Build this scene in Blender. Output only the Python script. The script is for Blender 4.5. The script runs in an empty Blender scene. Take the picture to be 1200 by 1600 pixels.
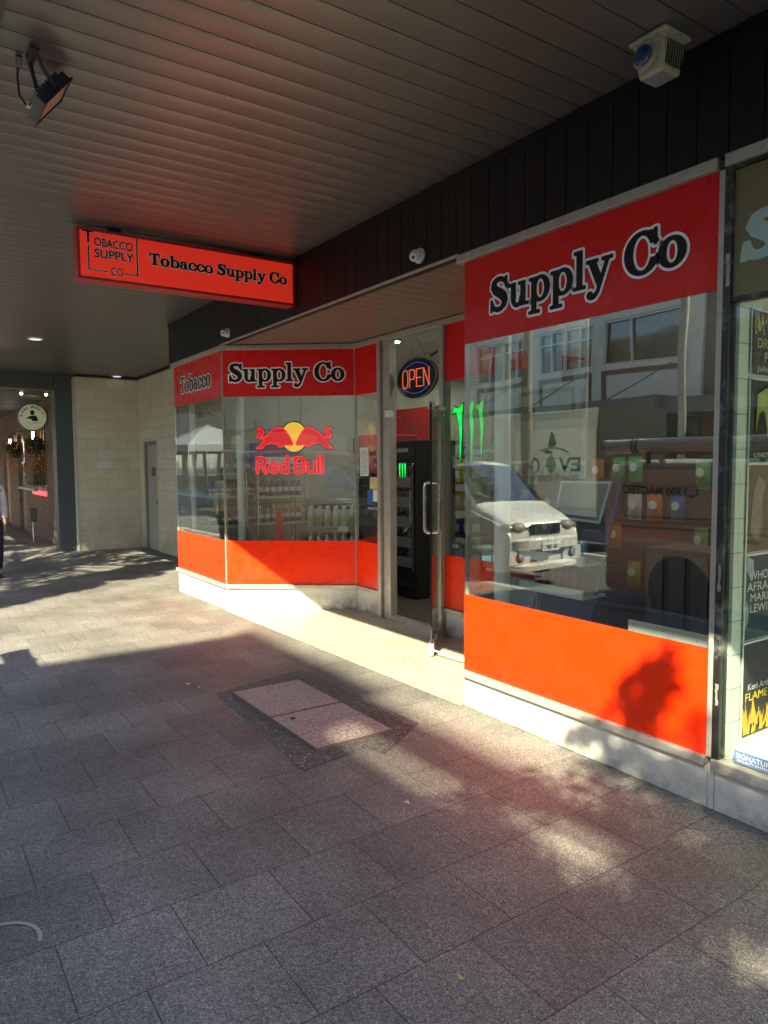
import bpy, bmesh, math, random
import numpy as np
from mathutils import Vector, Matrix
random.seed(7)
R = math.radians
scene = bpy.context.scene
col = scene.collection

# ---------------------------------------------------------------- camera
cd = bpy.data.cameras.new('camera'); cam = bpy.data.objects.new('camera', cd); col.objects.link(cam)
yaw, pitch, roll = R(55.8005), R(3.8493), R(.3726)
F = Vector((-math.sin(yaw)*math.cos(pitch), math.cos(yaw)*math.cos(pitch), -math.sin(pitch)))
Rt = Vector((math.cos(yaw), math.sin(yaw), 0)); D = F.cross(Rt)
Rr = math.cos(roll)*Rt + math.sin(roll)*D; Dd = -math.sin(roll)*Rt + math.cos(roll)*D
cam.matrix_world = Matrix((( Rr.x, -Dd.x, -F.x, 3.5413), (Rr.y, -Dd.y, -F.y, -3.0379), (Rr.z, -Dd.z, -F.z, 1.6), (0, 0, 0, 1)))
cd.sensor_fit = 'VERTICAL'; cd.sensor_height = 36; cd.lens = 36*1115.31/1600
cd.clip_start = .05; cd.clip_end = 2000
scene.camera = cam

# ---------------------------------------------------------------- sky, sun, exposure
SAZ, SEL = R(34), R(38.7)
sd = Vector((math.sin(SAZ)*math.cos(SEL), -math.cos(SAZ)*math.cos(SEL), math.sin(SEL)))   # towards the sun
w = bpy.data.worlds.new('World'); scene.world = w; w.use_nodes = True
nt = w.node_tree; nt.nodes.clear()
so = nt.nodes.new('ShaderNodeOutputWorld'); sb = nt.nodes.new('ShaderNodeBackground'); sk = nt.nodes.new('ShaderNodeTexSky')
sk.sky_type = 'NISHITA'; sk.sun_disc = False; sk.sun_elevation = SEL; sk.sun_rotation = math.atan2(sd.x, sd.y)
sk.air_density = 1.0; sk.dust_density = .8
sb.inputs['Strength'].default_value = .115
nt.links.new(sk.outputs[0], sb.inputs[0]); nt.links.new(sb.outputs[0], so.inputs[0])
sl = bpy.data.lights.new('sun', 'SUN'); sl.energy = 5.0; sl.angle = R(.5); sl.color = (1, .91, .65)
sun = bpy.data.objects.new('sun', sl); col.objects.link(sun)
sun.rotation_euler = (-sd).to_track_quat('-Z', 'Y').to_euler(); sun.location = (8, -12, 12)
vs = scene.view_settings; vs.view_transform = 'Standard'; vs.look = 'None'; vs.gamma = 1; vs.exposure = 2.15
scene.render.engine = 'CYCLES'
cy = scene.cycles
cy.max_bounces = 10; cy.diffuse_bounces = 5; cy.glossy_bounces = 6; cy.transparent_max_bounces = 24; cy.transmission_bounces = 6
cy.use_denoising = True

# ---------------------------------------------------------------- helpers
WLD = {}
def g(x):                                   # pavement falls gently away to the left
    return .0125*max(min(x, 0), -20)
def P3(v): return Vector(v)
class MB:
    def __init__(s): s.v = []; s.f = []
    def quad(s, *p):
        n = len(s.v); s.v += [tuple(q) for q in p]; s.f.append(tuple(range(n, n+len(p)))); return s
    def box(s, x0, y0, z0, x1, y1, z1, M=None):
        c = [(x0,y0,z0),(x1,y0,z0),(x1,y1,z0),(x0,y1,z0),(x0,y0,z1),(x1,y0,z1),(x1,y1,z1),(x0,y1,z1)]
        if M is not None: c = [tuple(M @ Vector(p)) for p in c]
        n = len(s.v); s.v += c
        s.f += [tuple(n+i for i in q) for q in ((3,2,1,0),(4,5,6,7),(0,1,5,4),(1,2,6,5),(2,3,7,6),(3,0,4,7))]
        return s
    def prism(s, pts, a, b):                 # loop of 3D points extruded from offset vector a to b
        a = Vector(a); b = Vector(b); n = len(s.v); k = len(pts)
        s.v += [tuple(Vector(p)+a) for p in pts] + [tuple(Vector(p)+b) for p in pts]
        s.f.append(tuple(reversed(range(n, n+k)))); s.f.append(tuple(range(n+k, n+2*k)))
        for i in range(k):
            j = (i+1) % k; s.f.append((n+i, n+j, n+k+j, n+k+i))
        return s
    def tube(s, pts, r, seg=8, cap=True):
        pts = [Vector(p) for p in pts]; rr = r if isinstance(r, (list, tuple)) else [r]*len(pts)
        n0 = len(s.v); up = None
        for i, p in enumerate(pts):
            d = (pts[min(i+1, len(pts)-1)] - pts[max(i-1, 0)]).normalized()
            if up is None:
                up = Vector((0,0,1)) if abs(d.z) < .9 else Vector((1,0,0))
            a = d.cross(up).normalized(); b = a.cross(d).normalized(); up = b
            for k in range(seg):
                t = 2*math.pi*k/seg; q = p + (a*math.cos(t)+b*math.sin(t))*rr[i]; s.v.append(tuple(q))
        for i in range(len(pts)-1):
            for k in range(seg):
                a0 = n0+i*seg+k; a1 = n0+i*seg+(k+1) % seg; s.f.append((a0, a1, a1+seg, a0+seg))
        if cap:
            s.f.append(tuple(reversed(range(n0, n0+seg)))); e = n0+(len(pts)-1)*seg; s.f.append(tuple(range(e, e+seg)))
        return s
    def lathe(s, prof, c, ax=(0,0,1), seg=20):  # profile (radius, height)
        ax = Vector(ax).normalized(); u = ax.orthogonal().normalized(); w_ = ax.cross(u); c = Vector(c); n0 = len(s.v)
        for r, h in prof:
            for k in range(seg):
                t = 2*math.pi*k/seg; s.v.append(tuple(c+ax*h+(u*math.cos(t)+w_*math.sin(t))*r))
        for i in range(len(prof)-1):
            for k in range(seg):
                a0 = n0+i*seg+k; a1 = n0+i*seg+(k+1) % seg; s.f.append((a0, a1, a1+seg, a0+seg))
        s.f.append(tuple(reversed(range(n0, n0+seg)))); e = n0+(len(prof)-1)*seg; s.f.append(tuple(range(e, e+seg)))
        return s
    def ball(s, c, r, seg=10, rings=7, sc=(1,1,1)):
        n0 = len(s.v)
        for i in range(rings+1):
            ph = math.pi*i/rings
            for k in range(seg):
                t = 2*math.pi*k/seg
                s.v.append((c[0]+r*sc[0]*math.sin(ph)*math.cos(t), c[1]+r*sc[1]*math.sin(ph)*math.sin(t), c[2]+r*sc[2]*math.cos(ph)))
        for i in range(rings):
            for k in range(seg):
                a0 = n0+i*seg+k; a1 = n0+i*seg+(k+1) % seg; s.f.append((a0, a0+seg, a1+seg, a1))
        return s
    def build(s, name, m, parent=None, smooth=False, bevel=0, kind=None):
        off = WLD.get(parent.name, Vector((0,0,0))) if parent else Vector((0,0,0))
        me = bpy.data.meshes.new(name); me.from_pydata([(a-off.x, b-off.y, c-off.z) for a, b, c in s.v], [], s.f)
        bm = bmesh.new(); bm.from_mesh(me); bmesh.ops.remove_doubles(bm, verts=bm.verts, dist=1e-6) if smooth else None
        bmesh.ops.recalc_face_normals(bm, faces=bm.faces); bm.to_mesh(me); bm.free()
        if smooth:
            for p in me.polygons: p.use_smooth = True
            me.set_sharp_from_angle(angle=R(40))
        o = bpy.data.objects.new(name, me); col.objects.link(o); me.materials.append(m)
        if bevel:
            b = o.modifiers.new('bevel', 'BEVEL'); b.width = bevel; b.segments = 2; b.limit_method = 'ANGLE'; b.harden_normals = False
        if parent: o.parent = parent
        WLD[o.name] = off.copy()
        if kind: o['kind'] = kind
        return o
def tag(o, label, cat, group=None):
    o['label'] = label; o['category'] = cat
    if group: o['group'] = group
    return o
def thing(name, label, cat, loc=(0,0,0), group=None):
    o = bpy.data.objects.new(name, None); col.objects.link(o); o.location = loc; o.empty_display_size = .1
    WLD[o.name] = Vector(loc); return tag(o, label, cat, group)
def dup(root, loc, rotz=None, label=None, group=None):
    r = root.copy(); col.objects.link(r); r.location = loc
    if rotz is not None: r.rotation_euler = (0, 0, rotz)
    if label: r['label'] = label
    if group: r['group'] = group
    for ch in list(root.children):
        c = ch.copy(); col.objects.link(c); c.parent = r
        for gc in list(ch.children):
            d = gc.copy(); col.objects.link(d); d.parent = c
    return r

# ---------------------------------------------------------------- materials
def mat(name, c, rough=.6, metal=0, var=.12, scale=6., bump=0., bscale=80., emit=0, ecol=None, coat=0, spec=.5, dirt=None, dscale=1.5, damt=.5):
    m = bpy.data.materials.new(name); m.use_nodes = True; N = m.node_tree.nodes; L = m.node_tree.links
    b = N['Principled BSDF']; b.inputs['Roughness'].default_value = rough; b.inputs['Metallic'].default_value = metal
    b.inputs['Coat Weight'].default_value = coat; b.inputs['Coat Roughness'].default_value = .04; b.inputs['Specular IOR Level'].default_value = spec
    tc = N.new('ShaderNodeTexCoord'); n = N.new('ShaderNodeTexNoise'); n.inputs['Scale'].default_value = scale; n.inputs['Detail'].default_value = 5
    L.new(tc.outputs['Object'], n.inputs['Vector'])
    mx = N.new('ShaderNodeMix'); mx.data_type = 'RGBA'
    mx.inputs[6].default_value = (*[x*(1-var) for x in c], 1); mx.inputs[7].default_value = (*[min(1, x*(1+var)) for x in c], 1)
    L.new(n.outputs['Fac'], mx.inputs[0]); out = mx.outputs[2]
    if dirt:
        n2 = N.new('ShaderNodeTexNoise'); n2.inputs['Scale'].default_value = dscale; n2.inputs['Detail'].default_value = 8; n2.inputs['Roughness'].default_value = .65
        L.new(tc.outputs['Object'], n2.inputs['Vector'])
        rp = N.new('ShaderNodeMapRange'); rp.inputs[1].default_value = .52; rp.inputs[2].default_value = .72; rp.inputs[4].default_value = damt
        L.new(n2.outputs['Fac'], rp.inputs[0]); m2 = N.new('ShaderNodeMix'); m2.data_type = 'RGBA'
        L.new(rp.outputs[0], m2.inputs[0]); L.new(out, m2.inputs[6]); m2.inputs[7].default_value = (*dirt, 1); out = m2.outputs[2]
    L.new(out, b.inputs['Base Color'])
    if bump:
        n3 = N.new('ShaderNodeTexNoise'); n3.inputs['Scale'].default_value = bscale; n3.inputs['Detail'].default_value = 3
        L.new(tc.outputs['Object'], n3.inputs['Vector']); bp_ = N.new('ShaderNodeBump'); bp_.inputs['Strength'].default_value = bump; bp_.inputs['Distance'].default_value = .01
        L.new(n3.outputs['Fac'], bp_.inputs['Height']); L.new(bp_.outputs[0], b.inputs['Normal'])
    if emit:
        b.inputs['Emission Color'].default_value = (*(ecol or c), 1); b.inputs['Emission Strength'].default_value = emit
    return m
def nodes(m): return m.node_tree.nodes, m.node_tree.links, m.node_tree.nodes['Principled BSDF']
def glassmat(name, base=.08, k=.9, tint=(.9,.96,.92), tr=.0):
    m = bpy.data.materials.new(name); m.use_nodes = True; N = m.node_tree.nodes; L = m.node_tree.links; N.clear()
    o = N.new('ShaderNodeOutputMaterial'); mx = N.new('ShaderNodeMixShader'); t = N.new('ShaderNodeBsdfTransparent'); gl = N.new('ShaderNodeBsdfGlossy')
    t.inputs[0].default_value = (*tint, 1); gl.inputs['Roughness'].default_value = tr; gl.inputs[0].default_value = (1, 1, 1, 1)
    lw = N.new('ShaderNodeLayerWeight'); lw.inputs[0].default_value = .5; pw = N.new('ShaderNodeMath'); pw.operation = 'POWER'; pw.inputs[1].default_value = 5.0
    ml = N.new('ShaderNodeMath'); ml.operation = 'MULTIPLY_ADD'; ml.use_clamp = True; ml.inputs[1].default_value = k; ml.inputs[2].default_value = base
    wn_ = N.new('ShaderNodeTexNoise'); wn_.inputs['Scale'].default_value = 1.7; wn_.inputs['Detail'].default_value = 1; wt = N.new('ShaderNodeTexCoord'); L.new(wt.outputs['Object'], wn_.inputs['Vector'])
    wb = N.new('ShaderNodeBump'); wb.inputs['Strength'].default_value = .25; wb.inputs['Distance'].default_value = .006; L.new(wn_.outputs['Fac'], wb.inputs['Height']); L.new(wb.outputs[0], gl.inputs['Normal'])
    L.new(lw.outputs['Facing'], pw.inputs[0]); L.new(pw.outputs[0], ml.inputs[0])
    L.new(ml.outputs[0], mx.inputs[0]); L.new(t.outputs[0], mx.inputs[1]); L.new(gl.outputs[0], mx.inputs[2]); L.new(mx.outputs[0], o.inputs[0])
    return m

M = {}
M['glass'] = glassmat('window_glass', .125, .9)
M['doorglass'] = glassmat('door_glass', .02, .9, (.85,.93,.9))
M['clear'] = glassmat('clear_plastic', .03, .8, (.95,.97,.98), .05)
M['redshade'] = mat('red_vinyl_shaded', (.66,.009,.008), .42, var=.06, coat=.12, spec=.25)  # same vinyl as the lower panels, with the shade put into the colour
M['red'] = mat('red_vinyl_sunlit', (.92,.032,.001), .42, var=.06, coat=.12, spec=.25)  # lower panels: sunlit copy of that vinyl, brighter and more orange
M['redsign'] = mat('red_sign_face', (.62,.018,.010), .4, var=.03, coat=.1, emit=.09, ecol=(1,.045,.02))
M['redrim'] = mat('red_sign_rim', (.42,.015,.02), .4, var=.08)
M['alu'] = mat('aluminium', (.42,.40,.35), .42, .35, var=.15, scale=14, dirt=(.2,.18,.14), dscale=9, damt=.5)
M['aluD'] = mat('worn_aluminium', (.30,.29,.26), .5, .4, var=.2, scale=10, dirt=(.1,.09,.08), dscale=14, damt=.6)
M['steel'] = mat('brushed_steel', (.6,.57,.5), .22, .9, var=.1)
M['plinth'] = mat('painted_plinth', (.58,.57,.50), .6, var=.08, bump=.1, bscale=40, dirt=(.33,.32,.27), dscale=3.5, damt=.55)
M['soffit'] = mat('ceiling_boards', (.105,.098,.095), .34, var=.10, scale=1.5, bump=.03, bscale=4, coat=.0, spec=1.0, dirt=(.055,.045,.038), dscale=1.3, damt=.45)
M['soffit2'] = mat('recess_boards', (.20,.15,.13), .36, var=.10, scale=1.5, bump=.06, bscale=5)
M['fascia'] = mat('dark_cladding', (.013,.010,.009), .5, var=.2, scale=3, bump=.05, spec=.3)
M['black'] = mat('black_plastic', (.012,.012,.012), .4)
M['rubber'] = mat('black_rubber', (.015,.015,.015), .8)
M['dark'] = mat('dark_interior', (.03,.026,.024), .7)
M['ink'] = mat('black_lettering', (.008,.007,.007), .5, spec=.25)
M['inkw'] = mat('white_outline', (.88,.86,.82), .5)
M['white'] = mat('white_paint', (.72,.72,.70), .45, var=.05)
M['cream'] = mat('cream_wall', (.50,.47,.38), .7, var=.08, dirt=(.35,.32,.25), damt=.4)
M['ceil'] = mat('shop_ceiling', (.62,.62,.56), .8, var=.05)
M['timber'] = mat('timber', (.16,.085,.04), .55, var=.3, scale=12)
M['grey'] = mat('grey_paint', (.10,.115,.12), .5, var=.1)
M['bluegrey'] = mat('blue_grey_paint', (.06,.075,.085), .5, var=.1)
M['olive'] = mat('olive_vinyl', (.155,.135,.045), .45, var=.05, coat=.4)
M['mint'] = mat('mint_lettering', (.33,.48,.42), .5, var=.04)
M['paper'] = mat('paper', (.72,.71,.66), .8, var=.04)
M['led'] = mat('led_red', (.8,.12,.06), .4, emit=.30, ecol=(1,.16,.07))
M['ledb'] = mat('led_blue', (.2,.2,1), .4, emit=.15, ecol=(.2,.18,1))
M['neon'] = mat('neon_red', (.8,.02,.03), .4, emit=.42, ecol=(1,.035,.05), var=.02, spec=.2)
M['neonfill'] = mat('red_acrylic', (.70,.006,.006), .4, emit=.16, ecol=(1,.003,.006), var=.25, scale=30, spec=.2)
M['gold'] = mat('yellow_acrylic', (.75,.40,.02), .4, emit=.22, ecol=(1,.55,.03), var=.05)
M['green'] = mat('green_neon', (.02,.5,.08), .4, emit=.26, ecol=(.01,1,.12), var=.03)
M['lamp'] = mat('lamp_glow', (1,.9,.7), .4, emit=9, ecol=(1,.86,.62))
M['lampw'] = mat('downlight_glow', (1,1,.95), .4, emit=55, ecol=(1,.95,.85))
M['bulb'] = mat('bulb_glow', (1,.9,.5), .4, emit=3.5, ecol=(1,.86,.45))
M['orange'] = mat('orange_petals', (.65,.22,.02), .6, var=.3)
M['skin'] = mat('skin', (.5,.29,.2), .55, var=.06)
M['blue'] = mat('blue_lens', (.01,.06,.16), .25, coat=.6)
M['ivory'] = mat('grubby_ivory_plastic', (.47,.44,.31), .55, var=.1, dirt=(.16,.13,.08), dscale=22, damt=.75)
M['tyre'] = mat('tyre', (.02,.02,.02), .85, bump=.2)
M['carglass'] = mat('car_glass', (.012,.014,.015), .05, coat=1, spec=.8)
M['vanpaint'] = mat('white_van_paint', (.52,.52,.50), .3, coat=.8, var=.03)
M['beigepaint'] = mat('beige_van_paint', (.58,.49,.40), .35, coat=.5, var=.04)
M['lens'] = mat('headlamp_lens', (.24,.23,.19), .12, coat=1)
M['chrome'] = mat('chrome', (.7,.7,.7), .12, 1)

def brickmat(name, c1, c2, mortar, bw, rh, ms, bump=.4, rough=.8, plane='xz', off=(0,0,0), offset=.5, speckle=0, varn=.2):
    m = bpy.data.materials.new(name); m.use_nodes = True; N, L, b = nodes(m)
    b.inputs['Roughness'].default_value = rough
    tc = N.new('ShaderNodeTexCoord'); sp = N.new('ShaderNodeSeparateXYZ'); cb = N.new('ShaderNodeCombineXYZ'); L.new(tc.outputs['Object'], sp.inputs[0])
    L.new(sp.outputs['XYZ'.index(plane[0].upper())], cb.inputs[0]); L.new(sp.outputs['XYZ'.index(plane[1].upper())], cb.inputs[1])
    ad = N.new('ShaderNodeVectorMath'); ad.inputs[1].default_value = off; L.new(cb.outputs[0], ad.inputs[0])
    br = N.new('ShaderNodeTexBrick'); br.offset = offset; br.inputs['Scale'].default_value = 1; br.inputs['Brick Width'].default_value = bw; br.inputs['Row Height'].default_value = rh
    br.inputs['Mortar Size'].default_value = ms; br.inputs['Mortar Smooth'].default_value = .3; br.inputs['Bias'].default_value = 0
    br.inputs['Color1'].default_value = (*c1, 1); br.inputs['Color2'].default_value = (*c2, 1); br.inputs['Mortar'].default_value = (*mortar, 1)
    L.new(ad.outputs[0], br.inputs['Vector'])
    n = N.new('ShaderNodeTexNoise'); n.inputs['Scale'].default_value = 3; n.inputs['Detail'].default_value = 6; L.new(tc.outputs['Object'], n.inputs['Vector'])
    mr = N.new('ShaderNodeMapRange'); mr.inputs[3].default_value = 1-varn; mr.inputs[4].default_value = 1+varn; L.new(n.outputs['Fac'], mr.inputs[0])
    vm = N.new('ShaderNodeVectorMath'); vm.operation = 'SCALE'; L.new(br.outputs['Color'], vm.inputs[0]); L.new(mr.outputs[0], vm.inputs['Scale'])
    L.new(vm.outputs[0], b.inputs['Base Color'])
    bm_ = N.new('ShaderNodeBump'); bm_.inputs['Strength'].default_value = bump; bm_.inputs['Distance'].default_value = .006; bm_.invert = True
    L.new(br.outputs['Fac'], bm_.inputs['Height']); L.new(bm_.outputs[0], b.inputs['Normal'])
    return m
# pavement: running-bond square pavers with exposed aggregate, a border course of other bond next to the shops
def pavermat():
    m = bpy.data.materials.new('aggregate_pavers'); m.use_nodes = True; N, L, b = nodes(m); b.inputs['Roughness'].default_value = .62
    tc = N.new('ShaderNodeTexCoord'); sp = N.new('ShaderNodeSeparateXYZ'); L.new(tc.outputs['Object'], sp.inputs[0])
    def brick(rot, off, bw, rh):
        cb = N.new('ShaderNodeCombineXYZ'); L.new(sp.outputs[1 if rot else 0], cb.inputs[0]); L.new(sp.outputs[0 if rot else 1], cb.inputs[1])
        ad = N.new('ShaderNodeVectorMath'); ad.inputs[1].default_value = off; L.new(cb.outputs[0], ad.inputs[0])
        wn = N.new('ShaderNodeTexNoise'); wn.inputs['Scale'].default_value = 2.2; L.new(tc.outputs['Object'], wn.inputs['Vector'])
        ws = N.new('ShaderNodeVectorMath'); ws.operation = 'MULTIPLY_ADD'; ws.inputs[1].default_value = (.008,.008,0); L.new(wn.outputs['Color'], ws.inputs[0]); L.new(ad.outputs[0], ws.inputs[2])
        br = N.new('ShaderNodeTexBrick'); br.offset = .5; br.inputs['Scale'].default_value = 1; br.inputs['Brick Width'].default_value = bw; br.inputs['Row Height'].default_value = rh
        br.inputs['Mortar Size'].default_value = .0026; br.inputs['Mortar Smooth'].default_value = .25; br.inputs['Bias'].default_value = -.1
        br.inputs['Color1'].default_value = (.148,.142,.130, 1); br.inputs['Color2'].default_value = (.194,.186,.168, 1); br.inputs['Mortar'].default_value = (.05,.047,.042, 1)
        L.new(ws.outputs[0], br.inputs['Vector']); return br
    a = brick(True, (.387*200-.042, .385*200+.125, 0), .387, .385)
    c = brick(False, (.40*200-.175, .40*200+.0, 0), .40, .40)
    gt = N.new('ShaderNodeMath'); gt.operation = 'GREATER_THAN'; gt.inputs[1].default_value = -.40; L.new(sp.outputs[1], gt.inputs[0])
    mc = N.new('ShaderNodeMix'); mc.data_type = 'RGBA'; L.new(gt.outputs[0], mc.inputs[0]); L.new(a.outputs['Color'], mc.inputs[6]); L.new(c.outputs['Color'], mc.inputs[7])
    mf = N.new('ShaderNodeMix'); mf.data_type = 'FLOAT'; L.new(gt.outputs[0], mf.inputs[0]); L.new(a.outputs['Fac'], mf.inputs[2]); L.new(c.outputs['Fac'], mf.inputs[3])
    v = N.new('ShaderNodeTexVoronoi'); v.inputs['Scale'].default_value = 210; L.new(tc.outputs['Object'], v.inputs['Vector'])
    rp = N.new('ShaderNodeValToRGB'); L.new(v.outputs['Color'], rp.inputs[0])
    e = rp.color_ramp.elements; e[0].position = .12; e[0].color = (.35,.35,.36,1); e[1].position = .9; e[1].color = (1.9,1.85,1.75,1)
    x = rp.color_ramp.elements.new(.45); x.color = (.82,.82,.82,1); x = rp.color_ramp.elements.new(.72); x.color = (1.15,1.13,1.1,1)
    mu = N.new('ShaderNodeMix'); mu.data_type = 'RGBA'; mu.blend_type = 'MULTIPLY'; mu.inputs[0].default_value = 1; mu.clamp_result = False
    L.new(mc.outputs[2], mu.inputs[6]); L.new(rp.outputs[0], mu.inputs[7])
    # stains
    st = N.new('ShaderNodeTexNoise'); st.inputs['Scale'].default_value = 1.1; st.inputs['Detail'].default_value = 9; st.inputs['Roughness'].default_value = .6; L.new(tc.outputs['Object'], st.inputs['Vector'])
    sr = N.new('ShaderNodeMapRange'); sr.inputs[1].default_value = .3; sr.inputs[2].default_value = .7; sr.inputs[3].default_value = .60; sr.inputs[4].default_value = 1.34; L.new(st.outputs['Fac'], sr.inputs[0])
    sc = N.new('ShaderNodeVectorMath'); sc.operation = 'SCALE'; L.new(mu.outputs[2], sc.inputs[0]); L.new(sr.outputs[0], sc.inputs['Scale'])
    # pale old gum spots
    g2 = N.new('ShaderNodeTexVoronoi'); g2.inputs['Scale'].default_value = 3.7; L.new(tc.outputs['Object'], g2.inputs['Vector'])
    g3 = N.new('ShaderNodeMath'); g3.operation = 'LESS_THAN'; g3.inputs[1].default_value = .028; L.new(g2.outputs['Distance'], g3.inputs[0])
    g4 = N.new('ShaderNodeMath'); g4.operation = 'MULTIPLY'; g4.inputs[1].default_value = .4; L.new(g3.outputs[0], g4.inputs[0])
    g5 = N.new('ShaderNodeMix'); g5.data_type = 'RGBA'; L.new(g4.outputs[0], g5.inputs[0]); L.new(sc.outputs[0], g5.inputs[6]); g5.inputs[7].default_value = (.30,.28,.25,1)
    # dark gum spots
    gv = N.new('ShaderNodeTexVoronoi'); gv.inputs['Scale'].default_value = 2.6; gv.inputs['Randomness'].default_value = 1; L.new(tc.outputs['Object'], gv.inputs['Vector'])
    gl_ = N.new('ShaderNodeMath'); gl_.operation = 'LESS_THAN'; gl_.inputs[1].default_value = .045; L.new(gv.outputs['Distance'], gl_.inputs[0])
    gm = N.new('ShaderNodeMix'); gm.data_type = 'RGBA'; gq = N.new('ShaderNodeMath'); gq.operation = 'MULTIPLY'; gq.inputs[1].default_value = .45; L.new(gl_.outputs[0], gq.inputs[0])
    L.new(gq.outputs[0], gm.inputs[0]); L.new(g5.outputs[2], gm.inputs[6]); gm.inputs[7].default_value = (.07,.066,.06,1)
    L.new(gm.outputs[2], b.inputs['Base Color'])
    hb = N.new('ShaderNodeMath'); hb.operation = 'MULTIPLY_ADD'; hb.inputs[1].default_value = -3; L.new(mf.outputs[0], hb.inputs[0]); L.new(v.outputs['Distance'], hb.inputs[2])
    bp_ = N.new('ShaderNodeBump'); bp_.inputs['Strength'].default_value = .55; bp_.inputs['Distance'].default_value = .003; L.new(hb.outputs[0], bp_.inputs['Height']); L.new(bp_.outputs[0], b.inputs['Normal'])
    return m
M['pavers'] = pavermat()
def specklemat(name, base, dk, lt, scale, rough=.5, bump=.1):
    m = bpy.data.materials.new(name); m.use_nodes = True; N, L, b = nodes(m); b.inputs['Roughness'].default_value = rough
    tc = N.new('ShaderNodeTexCoord'); v = N.new('ShaderNodeTexVoronoi'); v.inputs['Scale'].default_value = scale; L.new(tc.outputs['Object'], v.inputs['Vector'])
    rp = N.new('ShaderNodeValToRGB'); L.new(v.outputs['Color'], rp.inputs[0]); e = rp.color_ramp.elements
    e[0].position = .18; e[0].color = (*dk, 1); e[1].position = .85; e[1].color = (*lt, 1); x = e.new(.32); x.color = (*base, 1); x = e.new(.7); x.color = (*base, 1)
    n = N.new('ShaderNodeTexNoise'); n.inputs['Scale'].default_value = 2.5; n.inputs['Detail'].default_value = 7; L.new(tc.outputs['Object'], n.inputs['Vector'])
    mr = N.new('ShaderNodeMapRange'); mr.inputs[3].default_value = .7; mr.inputs[4].default_value = 1.3; L.new(n.outputs['Fac'], mr.inputs[0])
    sc = N.new('ShaderNodeVectorMath'); sc.operation = 'SCALE'; L.new(rp.outputs[0], sc.inputs[0]); L.new(mr.outputs[0], sc.inputs['Scale']); L.new(sc.outputs[0], b.inputs['Base Color'])
    bp_ = N.new('ShaderNodeBump'); bp_.inputs['Strength'].default_value = bump; bp_.inputs['Distance'].default_value = .003; L.new(v.outputs['Distance'], bp_.inputs['Height']); L.new(bp_.outputs[0], b.inputs['Normal'])
    return m
M['terrazzo'] = specklemat('terrazzo', (.36,.33,.26), (.16,.13,.10), (.48,.45,.37), 110, .4)
M['patch'] = specklemat('patch_aggregate', (.085,.08,.07), (.03,.03,.03), (.25,.24,.21), 150, .8, .5)
M['asphalt'] = specklemat('asphalt', (.06,.06,.058), (.04,.04,.04), (.10,.10,.095), 60, .8, .3)
M['kerb'] = mat('kerb_concrete', (.33,.31,.28), .8, bump=.2)
M['farpave'] = brickmat('far_pavers', (.24,.22,.19), (.30,.27,.23), (.1,.1,.09), .4, .4, .006, plane='xy')
M['block'] = brickmat('painted_block_x', (.66,.62,.47), (.71,.665,.51), (.42,.38,.29), .41, .2065, .0035, .6, .75, 'yz', (.2,-.020+.2065*5,0), varn=.12)
M['block2'] = brickmat('painted_block_y', (.66,.62,.47), (.71,.665,.51), (.42,.38,.29), .41, .2065, .0035, .6, .75, 'xz', (20,-.020+.2065*5,0), varn=.12)
M['brick'] = brickmat('red_brick', (.17,.085,.055), (.26,.14,.09), (.22,.19,.16), .24, .085, .010, .5, .85, 'xz', (40,2,0), varn=.35)
M['brickx'] = brickmat('red_brick_end', (.17,.085,.055), (.26,.14,.09), (.22,.19,.16), .24, .085, .010, .5, .85, 'yz', (40,2,0), varn=.35)
M['brickdark'] = brickmat('brown_brick', (.10,.055,.04), (.15,.08,.055), (.12,.10,.09), .24, .085, .010, .5, .85, 'xz', (40,2,0), varn=.3)
M['tiles'] = brickmat('white_tiles', (.58,.62,.53), (.64,.68,.58), (.30,.34,.28), .5, .155, .003, .4, .25, 'yz', (0,.05,0), offset=0, varn=.06)
def coverm():
    m = mat('cover_concrete', (.36,.30,.27), .6, var=.12, scale=20); N, L, b = nodes(m)
    tc = N.new('ShaderNodeTexCoord'); v = N.new('ShaderNodeTexVoronoi'); v.feature = 'DISTANCE_TO_EDGE'; v.inputs['Scale'].default_value = 26
    nz = N.new('ShaderNodeTexNoise'); nz.inputs['Scale'].default_value = 9; L.new(tc.outputs['Object'], nz.inputs['Vector'])
    ad = N.new('ShaderNodeVectorMath'); ad.operation = 'MULTIPLY_ADD'; ad.inputs[1].default_value = (.06,.06,.06); L.new(nz.outputs['Color'], ad.inputs[0]); L.new(tc.outputs['Object'], ad.inputs[2]); L.new(ad.outputs[0], v.inputs['Vector'])
    mr = N.new('ShaderNodeMapRange'); mr.inputs[1].default_value = 0; mr.inputs[2].default_value = .09; L.new(v.outputs['Distance'], mr.inputs[0])
    bp_ = N.new('ShaderNodeBump'); bp_.inputs['Strength'].default_value = .9; bp_.inputs['Distance'].default_value = .006; L.new(mr.outputs[0], bp_.inputs['Height']); L.new(bp_.outputs[0], b.inputs['Normal'])
    old = b.inputs['Base Color'].links[0].from_socket; mm = N.new('ShaderNodeMix'); mm.data_type = 'RGBA'; mm.inputs[6].default_value = (.21,.17,.15,1); L.new(mr.outputs[0], mm.inputs[0]); L.new(old, mm.inputs[7]); L.new(mm.outputs[2], b.inputs['Base Color'])
    return m
M['cover'] = coverm()

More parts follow.
